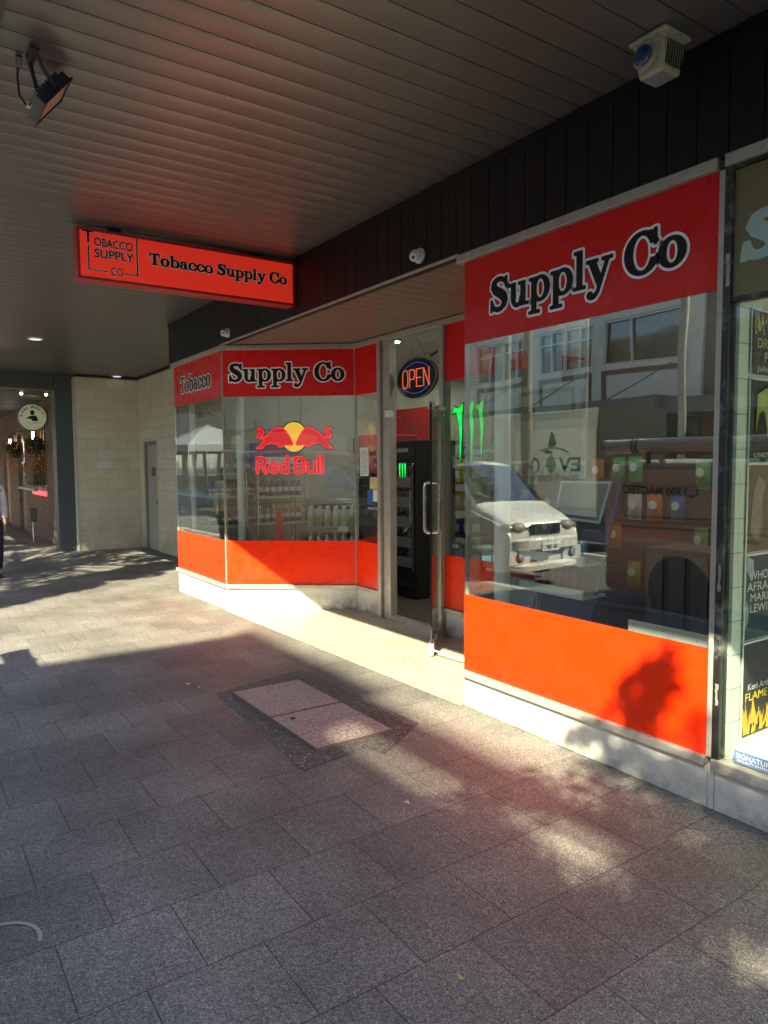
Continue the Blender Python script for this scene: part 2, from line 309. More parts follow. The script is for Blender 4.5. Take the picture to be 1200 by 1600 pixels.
def splash(m, z0, z1, c, amt, scale=7):     # splashed street grime that fades out up the wall
    N, L, b = nodes(m); old = b.inputs['Base Color'].links[0].from_socket
    tc = N.new('ShaderNodeTexCoord'); sp = N.new('ShaderNodeSeparateXYZ'); L.new(tc.outputs['Object'], sp.inputs[0])
    mr = N.new('ShaderNodeMapRange'); mr.inputs[1].default_value = z0; mr.inputs[2].default_value = z1; mr.inputs[3].default_value = 1; mr.inputs[4].default_value = 0; L.new(sp.outputs[2], mr.inputs[0])
    n = N.new('ShaderNodeTexNoise'); n.inputs['Scale'].default_value = scale; n.inputs['Detail'].default_value = 9; n.inputs['Roughness'].default_value = .7; L.new(tc.outputs['Object'], n.inputs['Vector'])
    nr = N.new('ShaderNodeMapRange'); nr.inputs[1].default_value = .38; nr.inputs[2].default_value = .62; L.new(n.outputs['Fac'], nr.inputs[0])
    a = N.new('ShaderNodeMath'); a.operation = 'MULTIPLY'; L.new(mr.outputs[0], a.inputs[0]); L.new(nr.outputs[0], a.inputs[1])
    q = N.new('ShaderNodeMath'); q.operation = 'MULTIPLY'; q.inputs[1].default_value = amt; L.new(a.outputs[0], q.inputs[0])
    mx = N.new('ShaderNodeMix'); mx.data_type = 'RGBA'; L.new(q.outputs[0], mx.inputs[0]); L.new(old, mx.inputs[6]); mx.inputs[7].default_value = (*c, 1); L.new(mx.outputs[2], b.inputs['Base Color'])
def scuffs(m, a, b_, sc=5):
    N, L, b = nodes(m); n = N.new('ShaderNodeTexNoise'); n.inputs['Scale'].default_value = sc; n.inputs['Detail'].default_value = 8; n.inputs['Distortion'].default_value = 1.2; tc = N.new('ShaderNodeTexCoord'); L.new(tc.outputs['Object'], n.inputs['Vector'])
    mr = N.new('ShaderNodeMapRange'); mr.inputs[1].default_value = .35; mr.inputs[2].default_value = .7; mr.inputs[3].default_value = a; mr.inputs[4].default_value = b_; L.new(n.outputs['Fac'], mr.inputs[0]); L.new(mr.outputs[0], b.inputs['Roughness'])
scuffs(M['red'], .22, .6); scuffs(M['redshade'], .22, .6); scuffs(M['alu'], .3, .65, 12); scuffs(M['steel'], .15, .35, 9)
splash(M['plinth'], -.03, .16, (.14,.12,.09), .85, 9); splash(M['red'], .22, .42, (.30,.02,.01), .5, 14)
splash(M['block'], 0, 1.3, (.25,.23,.18), .6, 3); splash(M['block2'], 0, 1.3, (.25,.23,.18), .6, 3)

# ---------------------------------------------------------------- lettering engine: signed distance glyphs -> clipped flat meshes
def d_box(x, y, x0, y0, x1, y1):
    cx, cy_ = (x0+x1)/2, (y0+y1)/2; dx = np.abs(x-cx)-(x1-x0)/2; dy = np.abs(y-cy_)-(y1-y0)/2
    return np.hypot(np.maximum(dx, 0), np.maximum(dy, 0))+np.minimum(np.maximum(dx, dy), 0)
def d_ell(x, y, cx, cy_, rx, ry):
    k = np.hypot((x-cx)/rx, (y-cy_)/ry); k2 = np.hypot((x-cx)/rx**2, (y-cy_)/ry**2)+1e-6
    return k*(k-1)/k2
def d_cap(x, y, a, b, ra, rb):
    ax, ay = a; bx, by = b; vx, vy = bx-ax, by-ay; t = np.clip(((x-ax)*vx+(y-ay)*vy)/(vx*vx+vy*vy+1e-9), 0, 1)
    return np.hypot(x-ax-t*vx, y-ay-t*vy)-(ra+(rb-ra)*t)
def d_chain(x, y, pts, r=None):
    d = 1e9
    for p, q in zip(pts[:-1], pts[1:]): d = np.minimum(d, d_cap(x, y, p[:2], q[:2], r or p[2], r or q[2]))
    return d
def d_poly(x, y, P):
    d = np.full(x.shape, 1e9); s = np.ones(x.shape); n = len(P)
    for i in range(n):
        ax, ay = P[i]; bx, by = P[i-1]; ex, ey = bx-ax, by-ay; wx, wy = x-ax, y-ay
        t = np.clip((wx*ex+wy*ey)/(ex*ex+ey*ey+1e-12), 0, 1); d = np.minimum(d, (wx-ex*t)**2+(wy-ey*t)**2)
        c1 = y >= ay; c2 = y < by; c3 = ex*wy > ey*wx
        s = np.where((c1 & c2 & c3) | (~c1 & ~c2 & ~c3), -s, s)
    return s*np.sqrt(d)
U = lambda *a: np.minimum.reduce(a)
def ring(x, y, cx, cy_, rx, ry, ix, iy): return np.maximum(d_ell(x, y, cx, cy_, rx, ry), -d_ell(x, y, cx, cy_, ix, iy))
def G_T(x, y): return U(d_box(x,y,.24,0,.40,.72), d_box(x,y,.02,.65,.62,.72), d_box(x,y,.02,.50,.075,.72), d_box(x,y,.565,.50,.62,.72), d_box(x,y,.14,0,.50,.055))
def G_o(x, y): return ring(x,y,.27,.245,.265,.262,.115,.20)
def G_b(x, y): return U(d_box(x,y,.07,.0,.20,.74), d_box(x,y,0,.685,.2,.74), np.maximum(ring(x,y,.31,.245,.25,.262,.115,.2), .12-x))
def G_a(x, y): return U(d_box(x,y,.30,.05,.43,.36), d_chain(x,y,[(.10,.38,.062),(.11,.41,.05),(.17,.455,.035),(.26,.465,.04),(.345,.43,.055),(.365,.35,.065)]), ring(x,y,.20,.15,.19,.155,.075,.095), d_chain(x,y,[(.39,.12,.045),(.42,.045,.035),(.50,.03,.03)]))
def G_c(x, y): return U(np.maximum(ring(x,y,.27,.245,.265,.262,.125,.2), -d_box(x,y,.30,.15,.9,.34)), d_ell(x,y,.41,.37,.075,.075), d_chain(x,y,[(.38,.07,.03),(.47,.14,.025)]))
def G_S(x, y): return U(d_chain(x,y,[(.49,.56,.035),(.43,.65,.04),(.33,.69,.045),(.22,.685,.05),(.13,.63,.065),(.115,.54,.08),(.18,.455,.09),(.30,.385,.095),(.41,.31,.095),(.455,.22,.085),(.43,.12,.065),(.34,.045,.048),(.24,.03,.045),(.14,.06,.042),(.08,.14,.035),(.06,.2,.03)]), d_box(x,y,.47,.48,.525,.72), d_box(x,y,.02,0,.075,.26))
def G_u(x, y): return U(d_box(x,y,.08,.16,.21,.5), d_box(x,y,0,.445,.21,.5), d_box(x,y,.36,.0,.49,.5), d_box(x,y,.29,.445,.49,.5), d_box(x,y,.45,0,.58,.055), np.maximum(ring(x,y,.26,.19,.18,.205,.07,.13), y-.2))
def G_p(x, y): return U(d_box(x,y,.07,-.24,.20,.5), d_box(x,y,0,.445,.2,.5), d_box(x,y,-.01,-.24,.30,-.185), np.maximum(ring(x,y,.31,.25,.25,.262,.115,.2), .12-x))
def G_l(x, y): return U(d_box(x,y,.07,0,.20,.74), d_box(x,y,0,.685,.2,.74), d_box(x,y,-.01,0,.28,.055))
def G_y(x, y): return U(d_poly(x,y,[(.05,.47),(.21,.47),(.36,.13),(.30,-.01),(.26,-.01)]), d_poly(x,y,[(.45,.47),(.53,.47),(.29,-.15),(.22,-.15)]), d_chain(x,y,[(.25,-.13,.035),(.19,-.2,.035),(.12,-.205,.04)]), d_ell(x,y,.09,-.16,.07,.07), d_box(x,y,0,.445,.27,.5), d_box(x,y,.36,.445,.60,.5))
def G_C(x, y): return U(np.maximum(ring(x,y,.36,.36,.36,.38,.19,.315), -d_box(x,y,.46,.24,1,.5)), d_box(x,y,.60,.46,.655,.74), d_chain(x,y,[(.55,.1,.035),(.64,.21,.03)]), d_chain(x,y,[(.53,.66,.06),(.61,.56,.05)]))
SL = dict(T=(G_T,.66), o=(G_o,.56), b=(G_b,.59), a=(G_a,.53), c=(G_c,.50), S=(G_S,.57), u=(G_u,.60), p=(G_p,.59), l=(G_l,.30), y=(G_y,.60), C=(G_C,.68))
_cache = {}
def sdf_mesh(fn, iso, x0, y0, x1, y1, h, key=None):
    """flat polygons covering fn < iso"""
    if key is not None and key in _cache: return _cache[key]
    nx = int((x1-x0)/h)+2; ny = int((y1-y0)/h)+2
    X, Y = np.meshgrid(x0+np.arange(nx)*h, y0+np.arange(ny)*h); Dv = fn(X, Y)-iso
    polys = []
    ins = Dv < 0
    for j in range(ny-1):
        i = 0
        while i < nx-1:
            q = ins[j,i], ins[j,i+1], ins[j+1,i+1], ins[j+1,i]
            if all(q):
                k = i
                while k < nx-1 and ins[j,k] and ins[j,k+1] and ins[j+1,k+1] and ins[j+1,k]: k += 1
                a, b = x0+i*h, x0+k*h; c, d = y0+j*h, y0+(j+1)*h
                polys.append([(a,c),(b,c),(b,d),(a,d)]); i = k; continue
            if any(q):
                cs = [(x0+i*h, y0+j*h, Dv[j,i]), (x0+(i+1)*h, y0+j*h, Dv[j,i+1]), (x0+(i+1)*h, y0+(j+1)*h, Dv[j+1,i+1]), (x0+i*h, y0+(j+1)*h, Dv[j+1,i])]
                out = []
                for n in range(4):
                    p, r_ = cs[n], cs[(n+1) % 4]
                    if p[2] < 0: out.append(p[:2])
                    if (p[2] < 0) != (r_[2] < 0):
                        t = p[2]/(p[2]-r_[2]); out.append((p[0]+(r_[0]-p[0])*t, p[1]+(r_[1]-p[1])*t))
                if len(out) > 2: polys.append(out)
            i += 1
    if key is not None: _cache[key] = polys
    return polys
class Frame:                                # a plane: origin + s*u + t*v, n towards the viewer
    def __init__(s, o, u, n, v=(0,0,1)): s.o = Vector(o); s.u = Vector(u).normalized(); s.v = Vector(v).normalized(); s.n = Vector(n).normalized()
    def __call__(s, a, b, d=0): return s.o+s.u*a+s.v*b+s.n*d
def add_polys(mb, polys, fr, ox, oy, sx, sy, d, shear=0):
    for p in polys: mb.quad(*[fr(ox+sx*(x+shear*y), oy+sy*y, d) for x, y in p])
def slab_text(fr, text, x0, x1, base, xh, d=.003, outline=.062, parent=None, core=None, name='lettering', outm=None, glow=None):
    wtot = sum(SL[c][1] if c != ' ' else .26 for c in text); k = (x1-x0)/wtot; ky = xh/.5
    for iso, dd, mm, nm in ((outline, d, outm or M['inkw'], name+'_outline'), (.012, d+.002, core or M['ink'], name)):
        mb = MB(); x = x0
        for c in text:
            if c == ' ': x += .26*k; continue
            fn, adv = SL[c]; pl = sdf_mesh(fn, iso, -.08, -.34, .8, .84, .02, (c, iso)); add_polys(mb, pl, fr, x, base, k, ky, dd); x += adv*k
        mb.build(nm, mm, parent)
def txt(s, fr, x, y, size, m, parent=None, name='lettering', d=.003, width=None, bold=0., align='LEFT', mirror=False):
    c = bpy.data.curves.new('t', 'FONT'); c.body = s; c.size = size; c.offset = bold; c.align_x = align; c.resolution_u = 3
    o = bpy.data.objects.new('t', c); col.objects.link(o); me = o.to_mesh()
    vs_ = [v.co.copy() for v in me.vertices]; fs = [tuple(p.vertices) for p in me.polygons]; o.to_mesh_clear(); bpy.data.objects.remove(o); bpy.data.curves.remove(c)
    if not vs_: return None
    sx = 1
    if width:
        a = min(v.x for v in vs_); b = max(v.x for v in vs_); sx = width/(b-a)
        for v in vs_: v.x = (v.x-a)*sx
    mb = MB(); mb.v = [tuple(fr(x+(-v.x if mirror else v.x), y+v.y, d)) for v in vs_]; mb.f = fs
    return mb.build(name, m, parent)

# ================================================================ ground, road, paths
def sheet(name, x0, x1, y0, y1, z, m, thick=None, kind='structure', xs=(-20, 0)):
    mb = MB(); X = [x0]+[a for a in xs if x0 < a < x1]+[x1]
    for a, b in zip(X[:-1], X[1:]):
        mb.quad((a,y0,g(a)+z),(b,y0,g(b)+z),(b,y1,g(b)+z),(a,y1,g(a)+z))
        if thick:
            mb.quad((a,y0,g(a)+z),(b,y0,g(b)+z),(b,y0,g(b)+z-thick),(a,y0,g(a)+z-thick))
            mb.quad((a,y1,g(a)+z),(b,y1,g(b)+z),(b,y1,g(b)+z-thick),(a,y1,g(a)+z-thick))
    return mb.build(name, m, kind=kind)
MB().quad((-600,-600,-.75),(600,-600,-.75),(600,600,-.75),(-600,600,-.75)).build('ground', M['asphalt'], kind='structure')
sheet('road', -80, 40, -12.6, -3.75, -.15, M['asphalt'])
sheet('pavement', -60, 30, -3.6, 1.4, 0, M['pavers'])
sheet('kerb', -80, 40, -3.75, -3.604, .0, M['kerb'], thick=.3)
sheet('kerb', -80, 40, -12.75, -12.604, .0, M['kerb'], thick=.3)
sheet('far_pavement', -80, 40, -17, -12.754, .0, M['farpave'])
mb = MB()
for k in range(14): mb.box(-50+k*6, -8.26, -1, -47+k*6, -8.14, -1)
mk = MB()
for k in range(14):
    a, b = -50+k*6., -47+k*6.; mk.quad((a,-8.26,g(a)-.145),(b,-8.26,g(b)-.145),(b,-8.14,g(b)-.145),(a,-8.14,g(a)-.145))
mk.build('road_marking', M['white'], kind='structure')
# terrazzo entry floor inside the recess
z4 = .004
mb = MB(); mb.quad((-4.12,-.035,g(-4.12)+z4),(-3.22,-.035,g(-3.22)+z4),(-3.22,1.2,g(-3.22)+z4),(-4.12,.02,g(-4.12)+z4)); mb.quad((-3.22,-.035,g(-3.22)+z4),(0,-.035,z4),(0,1.2,z4),(-3.22,1.2,g(-3.22)+z4))
mb.build('entry_floor', M['terrazzo'], kind='structure')
mb = MB(); mb.quad((-1.42,-.47,g(-1.42)+z4),(-1.22,-1.25,g(-1.2)+z4),(.30,-1.36,z4),(.22,-.92,z4),(.36,-.88,z4),(.10,-.45,z4)); mb.build('pavement_patch', M['patch'], kind='structure')
# inspection cover
cv = thing('inspection_cover', 'pinkish concrete filled two piece inspection cover with steel rim set in the pavement', 'manhole cover', (-.5,-.91,0))
rim = MB(); zt = .016
xs = (-1.115, -.498, .11); y0, y1 = -1.172, -.648
for a, b in ((xs[0], xs[1]-.003), (xs[1]+.003, xs[2])):
    t = .007
    rim.box(a, y0, -.004, b, y0+t, zt); rim.box(a, y1-t, -.004, b, y1, zt); rim.box(a, y0+t, -.004, a+t, y1-t, zt); rim.box(b-t, y0+t, -.004, b, y1-t, zt)
rim.build('rim', mat('rusty_steel', (.17,.12,.11), .6, .4, var=.3, scale=30), cv)
for a, b in ((xs[0], xs[1]-.003), (xs[1]+.003, xs[2])):
    MB().box(a+.007, y0+.007, -.004, b-.007, y1-.007, zt-.002).build('infill', M['cover'], cv)
MB().lathe([(.017,0),(.018,.003),(.012,.004)], (-.40,-1.06,zt-.002), seg=12).build('lifting_hole', M['rubber'], cv)

# ================================================================ the tobacco shop
shop = thing('tobacco_shop', 'tobacco shop with red and glass bay windows, recessed entry and dark cladding above', 'shop', (-2,0,0))
def MF(fr): # matrix: x along the wall, y into the shop, z up
    return Matrix(((fr.u.x, -fr.n.x, 0, fr.o.x), (fr.u.y, -fr.n.y, 0, fr.o.y), (0, 0, 1, fr.o.z), (0, 0, 0, 1)))
ZP, ZC, ZR, ZG, ZT, ZE = .203, .245, .745, 2.36, 2.87, 2.922
def window(a, b, n, railext=(0,0), lab=None, stile=None):
    fr = Frame((*a, 0), (b[0]-a[0], b[1]-a[1], 0), (*n, 0)); Wd = math.hypot(b[0]-a[0], b[1]-a[1]); m_ = MF(fr)
    f = MB(); f.box(-railext[0], -.035, ZT, Wd+railext[1], .06, ZE, m_)
    f.box(-railext[0]*.7, -.03, ZP, Wd+railext[1]*.7, .06, ZC, m_)
    if stile: f.box(Wd, -.012, ZC, Wd+stile, .05, ZT, m_)
    f.box(0,.0095,ZC,.012,.03,ZT,m_).box(Wd-.012,.0095,ZC,Wd,.03,ZT,m_)
    fo = f.build('window_frame', M['alu'], shop, bevel=.004)
    MB().box(.002, 0, ZR, Wd-.002, .008, ZG, m_).build('glass_pane', M['glass'], fo)
    MB().box(.002, 0, ZG, Wd-.002, .01, ZT, m_).build('sign_panel', M['redshade'], fo)
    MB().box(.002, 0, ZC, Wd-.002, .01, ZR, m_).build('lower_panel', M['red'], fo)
    MB().box(.014, .0105, ZG+.002, Wd-.014, .02, ZT, m_).build('sign_backing', M['grey'], fo)
    MB().box(.014, .0105, ZC, Wd-.014, .02, ZR-.002, m_).build('lower_backing', M['grey'], fo)
    MB().box(0, 0.004, -.25, Wd, .12, ZP, m_).build('plinth', M['plinth'], fo)
    return fr, fo, Wd
A0, A1, A2 = (-5.80, 0), (-4.12, 0), (-3.22, 1.18)
dn = (.7951, -.6065)
frR, woR, _ = window((0,0), (1.715,0), (0,-1), (.042,0), stile=.03)
fr1, wo1, _ = window(A0, A1, (0,-1), (.04,.0))
frD, woD, LD = window(A1, A2, dn)
frE, woE, _ = window(A2, (-2.72,1.18), (0,-1))
frF, woF, _ = window((-1.645,1.18), (-.01,1.18), (0,-1))
frS, woS, _ = window((-.004,1.168), (-.004,.012), (-1,0))
# joint beads between the facets
for p in (A1, A2):
    MB().box(p[0]-.006, p[1]-.008, ZC, p[0]+.006, p[1]+.004, ZT).build('corner_bead', M['alu'], shop)
# entry posts, head and transom
MB().box(-2.718,1.13,-.05,-2.665,1.24,ZT-.0).box(-2.655,1.165,-.05,-2.53,1.25,ZT).box(-2.665,1.19,-.05,-2.655,1.24,ZT).build('door_frame', M['alu'], shop, bevel=.004)
MB().box(-1.70,1.15,-.05,-1.648,1.25,ZT).build('door_frame', M['alu'], shop, bevel=.004)
MB().box(-2.72,1.145,ZT,-1.645,1.24,ZE).build('door_head', M['alu'], shop, bevel=.004)
MB().box(-2.528,1.19,2.13,-1.702,1.198,ZT-.002).build('transom_glass', M['doorglass'], shop)
MB().box(-2.60,1.15,2.08,-2.52,1.21,2.15).build('door_patch', M['white'], shop, bevel=.006)
MB().box(-2.53,1.17,-.06,-1.70,1.25,.012).build('threshold', M['alu'], shop)
# open glass door
hx, hy, ex, ey = -1.672, 1.135, -1.10, .585
du = Vector((ex-hx, ey-hy, 0)); DW = du.length; du.normalize(); dnm = Vector((du.y, -du.x, 0))
frDr = Frame((hx,hy,0), du, dnm); mD = MF(frDr)
dr = MB().box(0,-.006,.09,DW,.006,2.10, mD).build('door', M['doorglass'], shop)
MB().box(.0,-.02,.012,DW,.02,.09,mD).build('bottom_rail', M['steel'], dr, bevel=.003)
MB().box(0,-.018,.09,.045,.018,2.10,mD).build('hinge_stile', M['alu'], dr, bevel=.003)
MB().box(DW-.0055,-.008,.09,DW+.006,.008,2.10,mD).build('edge_seal', M['rubber'], dr)
MB().box(DW-.12,-.022,2.04,DW+.004,.022,2.11,mD).build('top_patch', M['steel'], dr, bevel=.003)
MB().box(DW-.10,-.022,.0,DW+.012,.022,.10,mD).build('bottom_patch', M['aluD'], dr, bevel=.003)
def dh(side):
    zc, hh, rr = 1.235, .21, .05; s0 = DW-.09; pts = []
    off = .062*side
    p = [(0.0, zc-hh), (off*.55, zc-hh), (off*.9, zc-hh+.012), (off, zc-hh+.04), (off, zc), (off, zc+hh-.04), (off*.9, zc+hh-.012), (off*.55, zc+hh), (0, zc+hh)]
    return MB().tube([frDr(s0, z, o) for o, z in p], .0145, 12).build('door_handle', M['steel'], dr, smooth=True)
dh(1); dh(-1)
MB().tube([frDr(.06,2.03,-.03), (-1.72,1.26,2.13), frDr(.35,2.06,-.03)], .012, 6).box(.02,-.06,1.98,.28,-.02,2.05,mD).build('door_closer', M['aluD'], dr)
# fascia cladding: vertical boards, dark
mb = MB(); x = -5.98
k0 = math.floor((-5.98-.984)/.1525); bx_ = [-5.98]+[.984+.1525*k for k in range(k0+1, 40)]
for a, b in zip(bx_[:-1], bx_[1:]):
    if a > 5.5: break
    mb.prism([(a+.0025,.0,0),(b-.0025,.0,0),(b-.0025,.03,0),(a+.0025,.03,0)], (0,0,ZE), (0,0,3.462))
mb.build('fascia_cladding', M['fascia'], shop, bevel=.002)
MB().box(-5.975,.03,ZE+.001,5.6,.06,3.46).build('fascia_backing', M['black'], shop)
MB().box(-5.98,-.006,3.40,5.6,-.001,3.462).box(-5.99,-.012,ZE-.0,-4.2,-.002,ZE+.018).build('fascia_trim', M['fascia'], shop)
MB().box(-4.15,-.014,ZE-.0,-.05,-.002,ZE+.02).box(1.75,-.035,ZT,5.6,.06,ZE).build('top_rail', M['alu'], shop, bevel=.003)
# recess soffit boards (run across, like the canopy)
def boards(x0, x1, y0, y1, z, pitch, phase, name, m, parent, sag=.006):
    mb = MB(); prof = [(.0,.014),(.003,.014),(.004,.001),(.022,-.0006),(.052,-.0019),(.08,-.0023),(.108,-.0018),(.134,-.0002),(.1475,.0018),(.1485,.014)]
    sc = pitch/.1504; k = math.floor((x0-phase)/pitch)
    while phase+k*pitch < x1:
        a = phase+k*pitch; pr = [(min(max(a+p*sc, x0), x1), z+q) for p, q in prof]
        n = len(mb.v)
        for px_, pz in pr: mb.v += [(px_, y0, pz), (px_, y1, pz)]
        for i in range(len(pr)-1): mb.f.append((n+2*i, n+2*i+1, n+2*i+3, n+2*i+2))
        k += 1
    o = mb.build(name, m, parent); 
    for p in o.data.polygons: p.use_smooth = True
    o.data.set_sharp_from_angle(angle=R(40))
    return o
boards(-5.9, 0.0, .03, 1.3, 2.932, .1504, .033, 'recess_soffit', M['soffit2'], shop)
MB().box(-5.98,.06,2.95,0,1.4,2.97).build('recess_deck', M['black'], shop)
# side wall of the left bay, upper storey and parapet
MB().box(-5.86,.02,-.3,-5.81,1.28,ZE).build('bay_side', M['plinth'], shop)
MB().box(-5.98,.07,3.62,5.6,.3,9.0).build('upper_wall', M['cream'], shop)
# interior shell
MB().box(-5.75,1.27,-.28,1.72,7.2,-.02).build('shop_floor', specklemat('shop_tiles', (.11,.10,.085), (.06,.055,.05), (.16,.15,.13), 30, .3), shop)
MB().prism([(-5.75,.13,0),(-4.22,.13,0),(-3.42,1.26,0),(-5.75,1.26,0)],(0,0,-.28),(0,0,.17)).build('display_plinth', M['dark'], shop)
MB().box(.13,.13,-.1,1.70,1.6,.17).build('display_plinth', M['dark'], shop)
MB().quad((-5.76,.05,3.0),(1.73,.05,3.0),(1.73,7.2,3.0),(-5.76,7.2,3.0)).build('shop_ceiling', M['ceil'], shop)
MB().box(-5.8,7.2,-.2,1.74,7.3,3).build('back_wall', M['cream'], shop)
MB().box(-5.80,.05,.17,-5.76,7.2,3).build('side_wall', M['cream'], shop)
MB().box(1.72,.09,-.2,1.76,7.2,3).build('side_wall', M['cream'], shop)
MB().box(-5.75,3.3,1.90,-4.3,3.38,2.42).build('red_bulkhead', mat('red_wall', (.45,.012,.012), .5, coat=.2), shop)
# logo outline on the inner red wall, seen through the transom
frL = Frame((0,3.297,0), (1,0,0), (0,-1,0))
# downlights of the shop ceiling
for (x, y) in [(-5.2,1.2),(-4.6,1.9),(-4.6,3.2),(-3.2,1.7),(-3.2,5.6),(-1.6,2.2),(-1.6,4),(.4,1.1),(1.2,1.7),(.5,2.3),(-.6,3),(-5,4.6),(.9,4.2)]:
    f_ = MB().lathe([(.085,0),(.085,-.012),(.06,-.014)], (x,y,3.0), seg=14).build('ceiling_downlight', M['white'], shop)
    MB().lathe([(.056,-.0145),(.056,-.017)], (x,y,3.0), seg=14).build('lens', M['lampw'], f_)
# structural poles inside the bays
for (x, y, r) in ((-5.12,.62,.05), (-5.60,.16,.035), (.145,.2,.052)):
    MB().tube([(x,y,.1),(x,y,3.0)], r, 16).build('pole', M['inkw'], shop, smooth=True)
# --- shop lettering
slab_text(frR, 'Supply Co', .245, 1.565, 2.515, .136, parent=woR)
slab_text(fr1, 'Tobacco', .255, 1.335, 2.515, .135, parent=wo1)
slab_text(frD, 'Supply Co', .075, 1.375, 2.525, .136, parent=woD)

# ================================================================ canopy over the footpath
can = thing('footpath_canopy', 'deep footpath canopy with a soffit of curved metal boards', 'canopy', (-4,-1.3,3.45))
boards(-12.18, 6.0, -2.60, -.012, 3.45, .1504, .033, 'soffit_boards', M['soffit'], can)
boards(-12.18, -5.985, -.012, 1.27, 3.45, .1504, .033, 'soffit_boards', M['soffit'], can)
MB().box(-12.18,-2.72,3.42,6,-2.605,3.78).build('edge_beam', M['bluegrey'], can, bevel=.004)
MB().box(-12.18,-2.7,3.47,6,.06,3.6).box(-12.18,.06,3.47,-5.99,1.4,3.6).build('canopy_roof', M['bluegrey'], can)
for (x, y) in ((-7.94,-1.31), (-11.83,.78)):
    f_ = MB().lathe([(.11,0),(.11,-.012),(.085,-.016)], (x,y,3.446), seg=20).build('downlight', M['white'], can)
    MB().lathe([(.08,-.0165),(.08,-.019)], (x,y,3.446), seg=20).build('lens', mat('glowing_lens', (.6,.55,.58), .3, emit=.25, ecol=(.8,.75,.8)), f_)  # lens carries a faint emission of its own
# blade sign
bs = thing('blade_sign', 'long red light box sign hanging under the canopy at right angles to the shop', 'sign', (-2.4,-.9,3.03))
fb = MB(); X1, X0 = -2.32, -2.47
yA, yB, zA, zB = -1.845, -.006, 3.025, 3.412
t = .022
fb.box(X0, yA, zA, X1, yB, zA+t); fb.box(X0, yA, zB-t, X1, yB, zB); fb.box(X0, yA, zA+t, X1, yA+t, zB-t); fb.box(X0, yB-t, zA+t, X1, yB, zB-t)
fb.build('rim', M['redrim'], bs, bevel=.003)
MB().box(X0+.008, yA+t, zA+t, X1-.008, yB-t, zB-t).build('face', M['redsign'], bs)
MB().box(X0+.04,-1.6,3.412,X0+.08,-1.5,3.45).build('hanger', M['black'], bs)
MB().box(X0+.04,-.4,3.412,X0+.08,-.3,3.45).build('hanger', M['black'], bs)
frB = Frame((X1-.008, 0, 0), (0,1,0), (1,0,0))
slab_text(frB, 'Tobacco Supply Co', -1.305, -.085, 3.205, .062, parent=bs, outline=.05)
def logo(fr, cx, cy_, sc, m, parent, d=.004, r=.006, bold=.004):
    def ln(pts): return lambda x, y: d_chain(x, y, pts, r)
    X = lambda v: cx+v*sc; Y = lambda v: cy_+v*sc
    segs = [[(.20,1.0),(1.0,1.0),(1.0,0),(.74,0)], [(.42,0),(.06,0),(.06,.60)]]
    mb = MB()
    for sg in segs:
        P = [(X(a), Y(b)) for a, b in sg]
        for p, q in zip(P[:-1], P[1:]):
            x0_, x1_ = sorted((p[0], q[0])); y0_, y1_ = sorted((p[1], q[1])); mb.quad(*[fr(a_, b_, d) for a_, b_ in ((x0_-r,y0_-r),(x1_+r,y0_-r),(x1_+r,y1_+r),(x0_-r,y1_+r))])
            d += .0002
    mb.build('logo_box', m, parent)
    txt('T', fr, X(-.04), Y(.70), .44*sc, m, parent, 'logo_text', d=d, width=.2*sc, bold=bold)
    txt('OBACCO', fr, X(.17), Y(.63), .31*sc, m, parent, 'logo_text', d=d, width=.74*sc, bold=bold)
    txt('SUPPLY', fr, X(.17), Y(.34), .31*sc, m, parent, 'logo_text', d=d, width=.76*sc, bold=bold)
    txt('CO', fr, X(.48), Y(-.08), .31*sc, m, parent, 'logo_text', d=d, width=.22*sc, bold=bold)
def logo_r(fr, x0, x1, y0, y1, m, parent, d, r, bold=.004):
    # stretched to the measured rectangle
    f2 = Frame(fr(x0, y0), fr.u, fr.n, fr.v); f2.u = fr.u*(x1-x0)/1.0; f2.v = fr.v*(y1-y0)/1.0
    f2.o = fr(x0, y0)
    logo(f2, 0, 0, 1, m, parent, d, r, bold)
logo_r(frB, -1.785, -1.398, 3.10, 3.392, M['inkw'], bs, .0015, .022, .016)
logo_r(frB, -1.785, -1.398, 3.10, 3.392, M['ink'], bs, .004, .012)
rw = [o for o in shop.children if o.name.startswith('red_bulkhead')][0]
logo_r(frL, -5.33, -4.62, 1.95, 2.32, mat('faint_logo', (.30,.10,.09), .5), rw, .004, .010)

# ================================================================ things fixed to the canopy and cladding
# floodlight
fl = thing('floodlight', 'black square floodlight on a U bracket with a dangling cable under the canopy', 'floodlight', (-.2,-2.45,3.44))
c0 = Vector((-.190,-2.365,3.305)); nf = Vector((.038,.80,-.60)).normalized(); uf = Vector((.187,-.595,-.782)); uf = (uf-nf*uf.dot(nf)).normalized(); vf = nf.cross(uf)
mF = Matrix(((uf.x,vf.x,nf.x,c0.x),(uf.y,vf.y,nf.y,c0.y),(uf.z,vf.z,nf.z,c0.z),(0,0,0,1))) @ Matrix.Scale(.82, 4)
fbk = mat('floodlight_black', (.018,.02,.03), .45)
hb = MB().box(-.125,-.105,-.05,.125,.105,0,mF)
for k in range(7): hb.box(-.10+k*.03,-.09,-.075,-.09+k*.03,.09,-.05,mF)
hb.box(-.135,-.115,0,.135,-.097,.012,mF).box(-.135,.097,0,.135,.115,.012,mF).box(-.135,-.097,0,-.115,.097,.012,mF).box(.115,-.097,0,.135,.097,.012,mF)
hb.build('housing', fbk, fl, bevel=.002)
MB().box(-.114,-.096,.0,.114,.096,.005,mF).build('lens', mat('frosted_lens', (.62,.42,.38), .35, coat=.5), fl)
b1 = mF @ Vector((0,-.112,-.02)); b2 = mF @ Vector((0,.112,-.02)); tm = Vector((-.09,-2.46,3.435))
pl = MB()
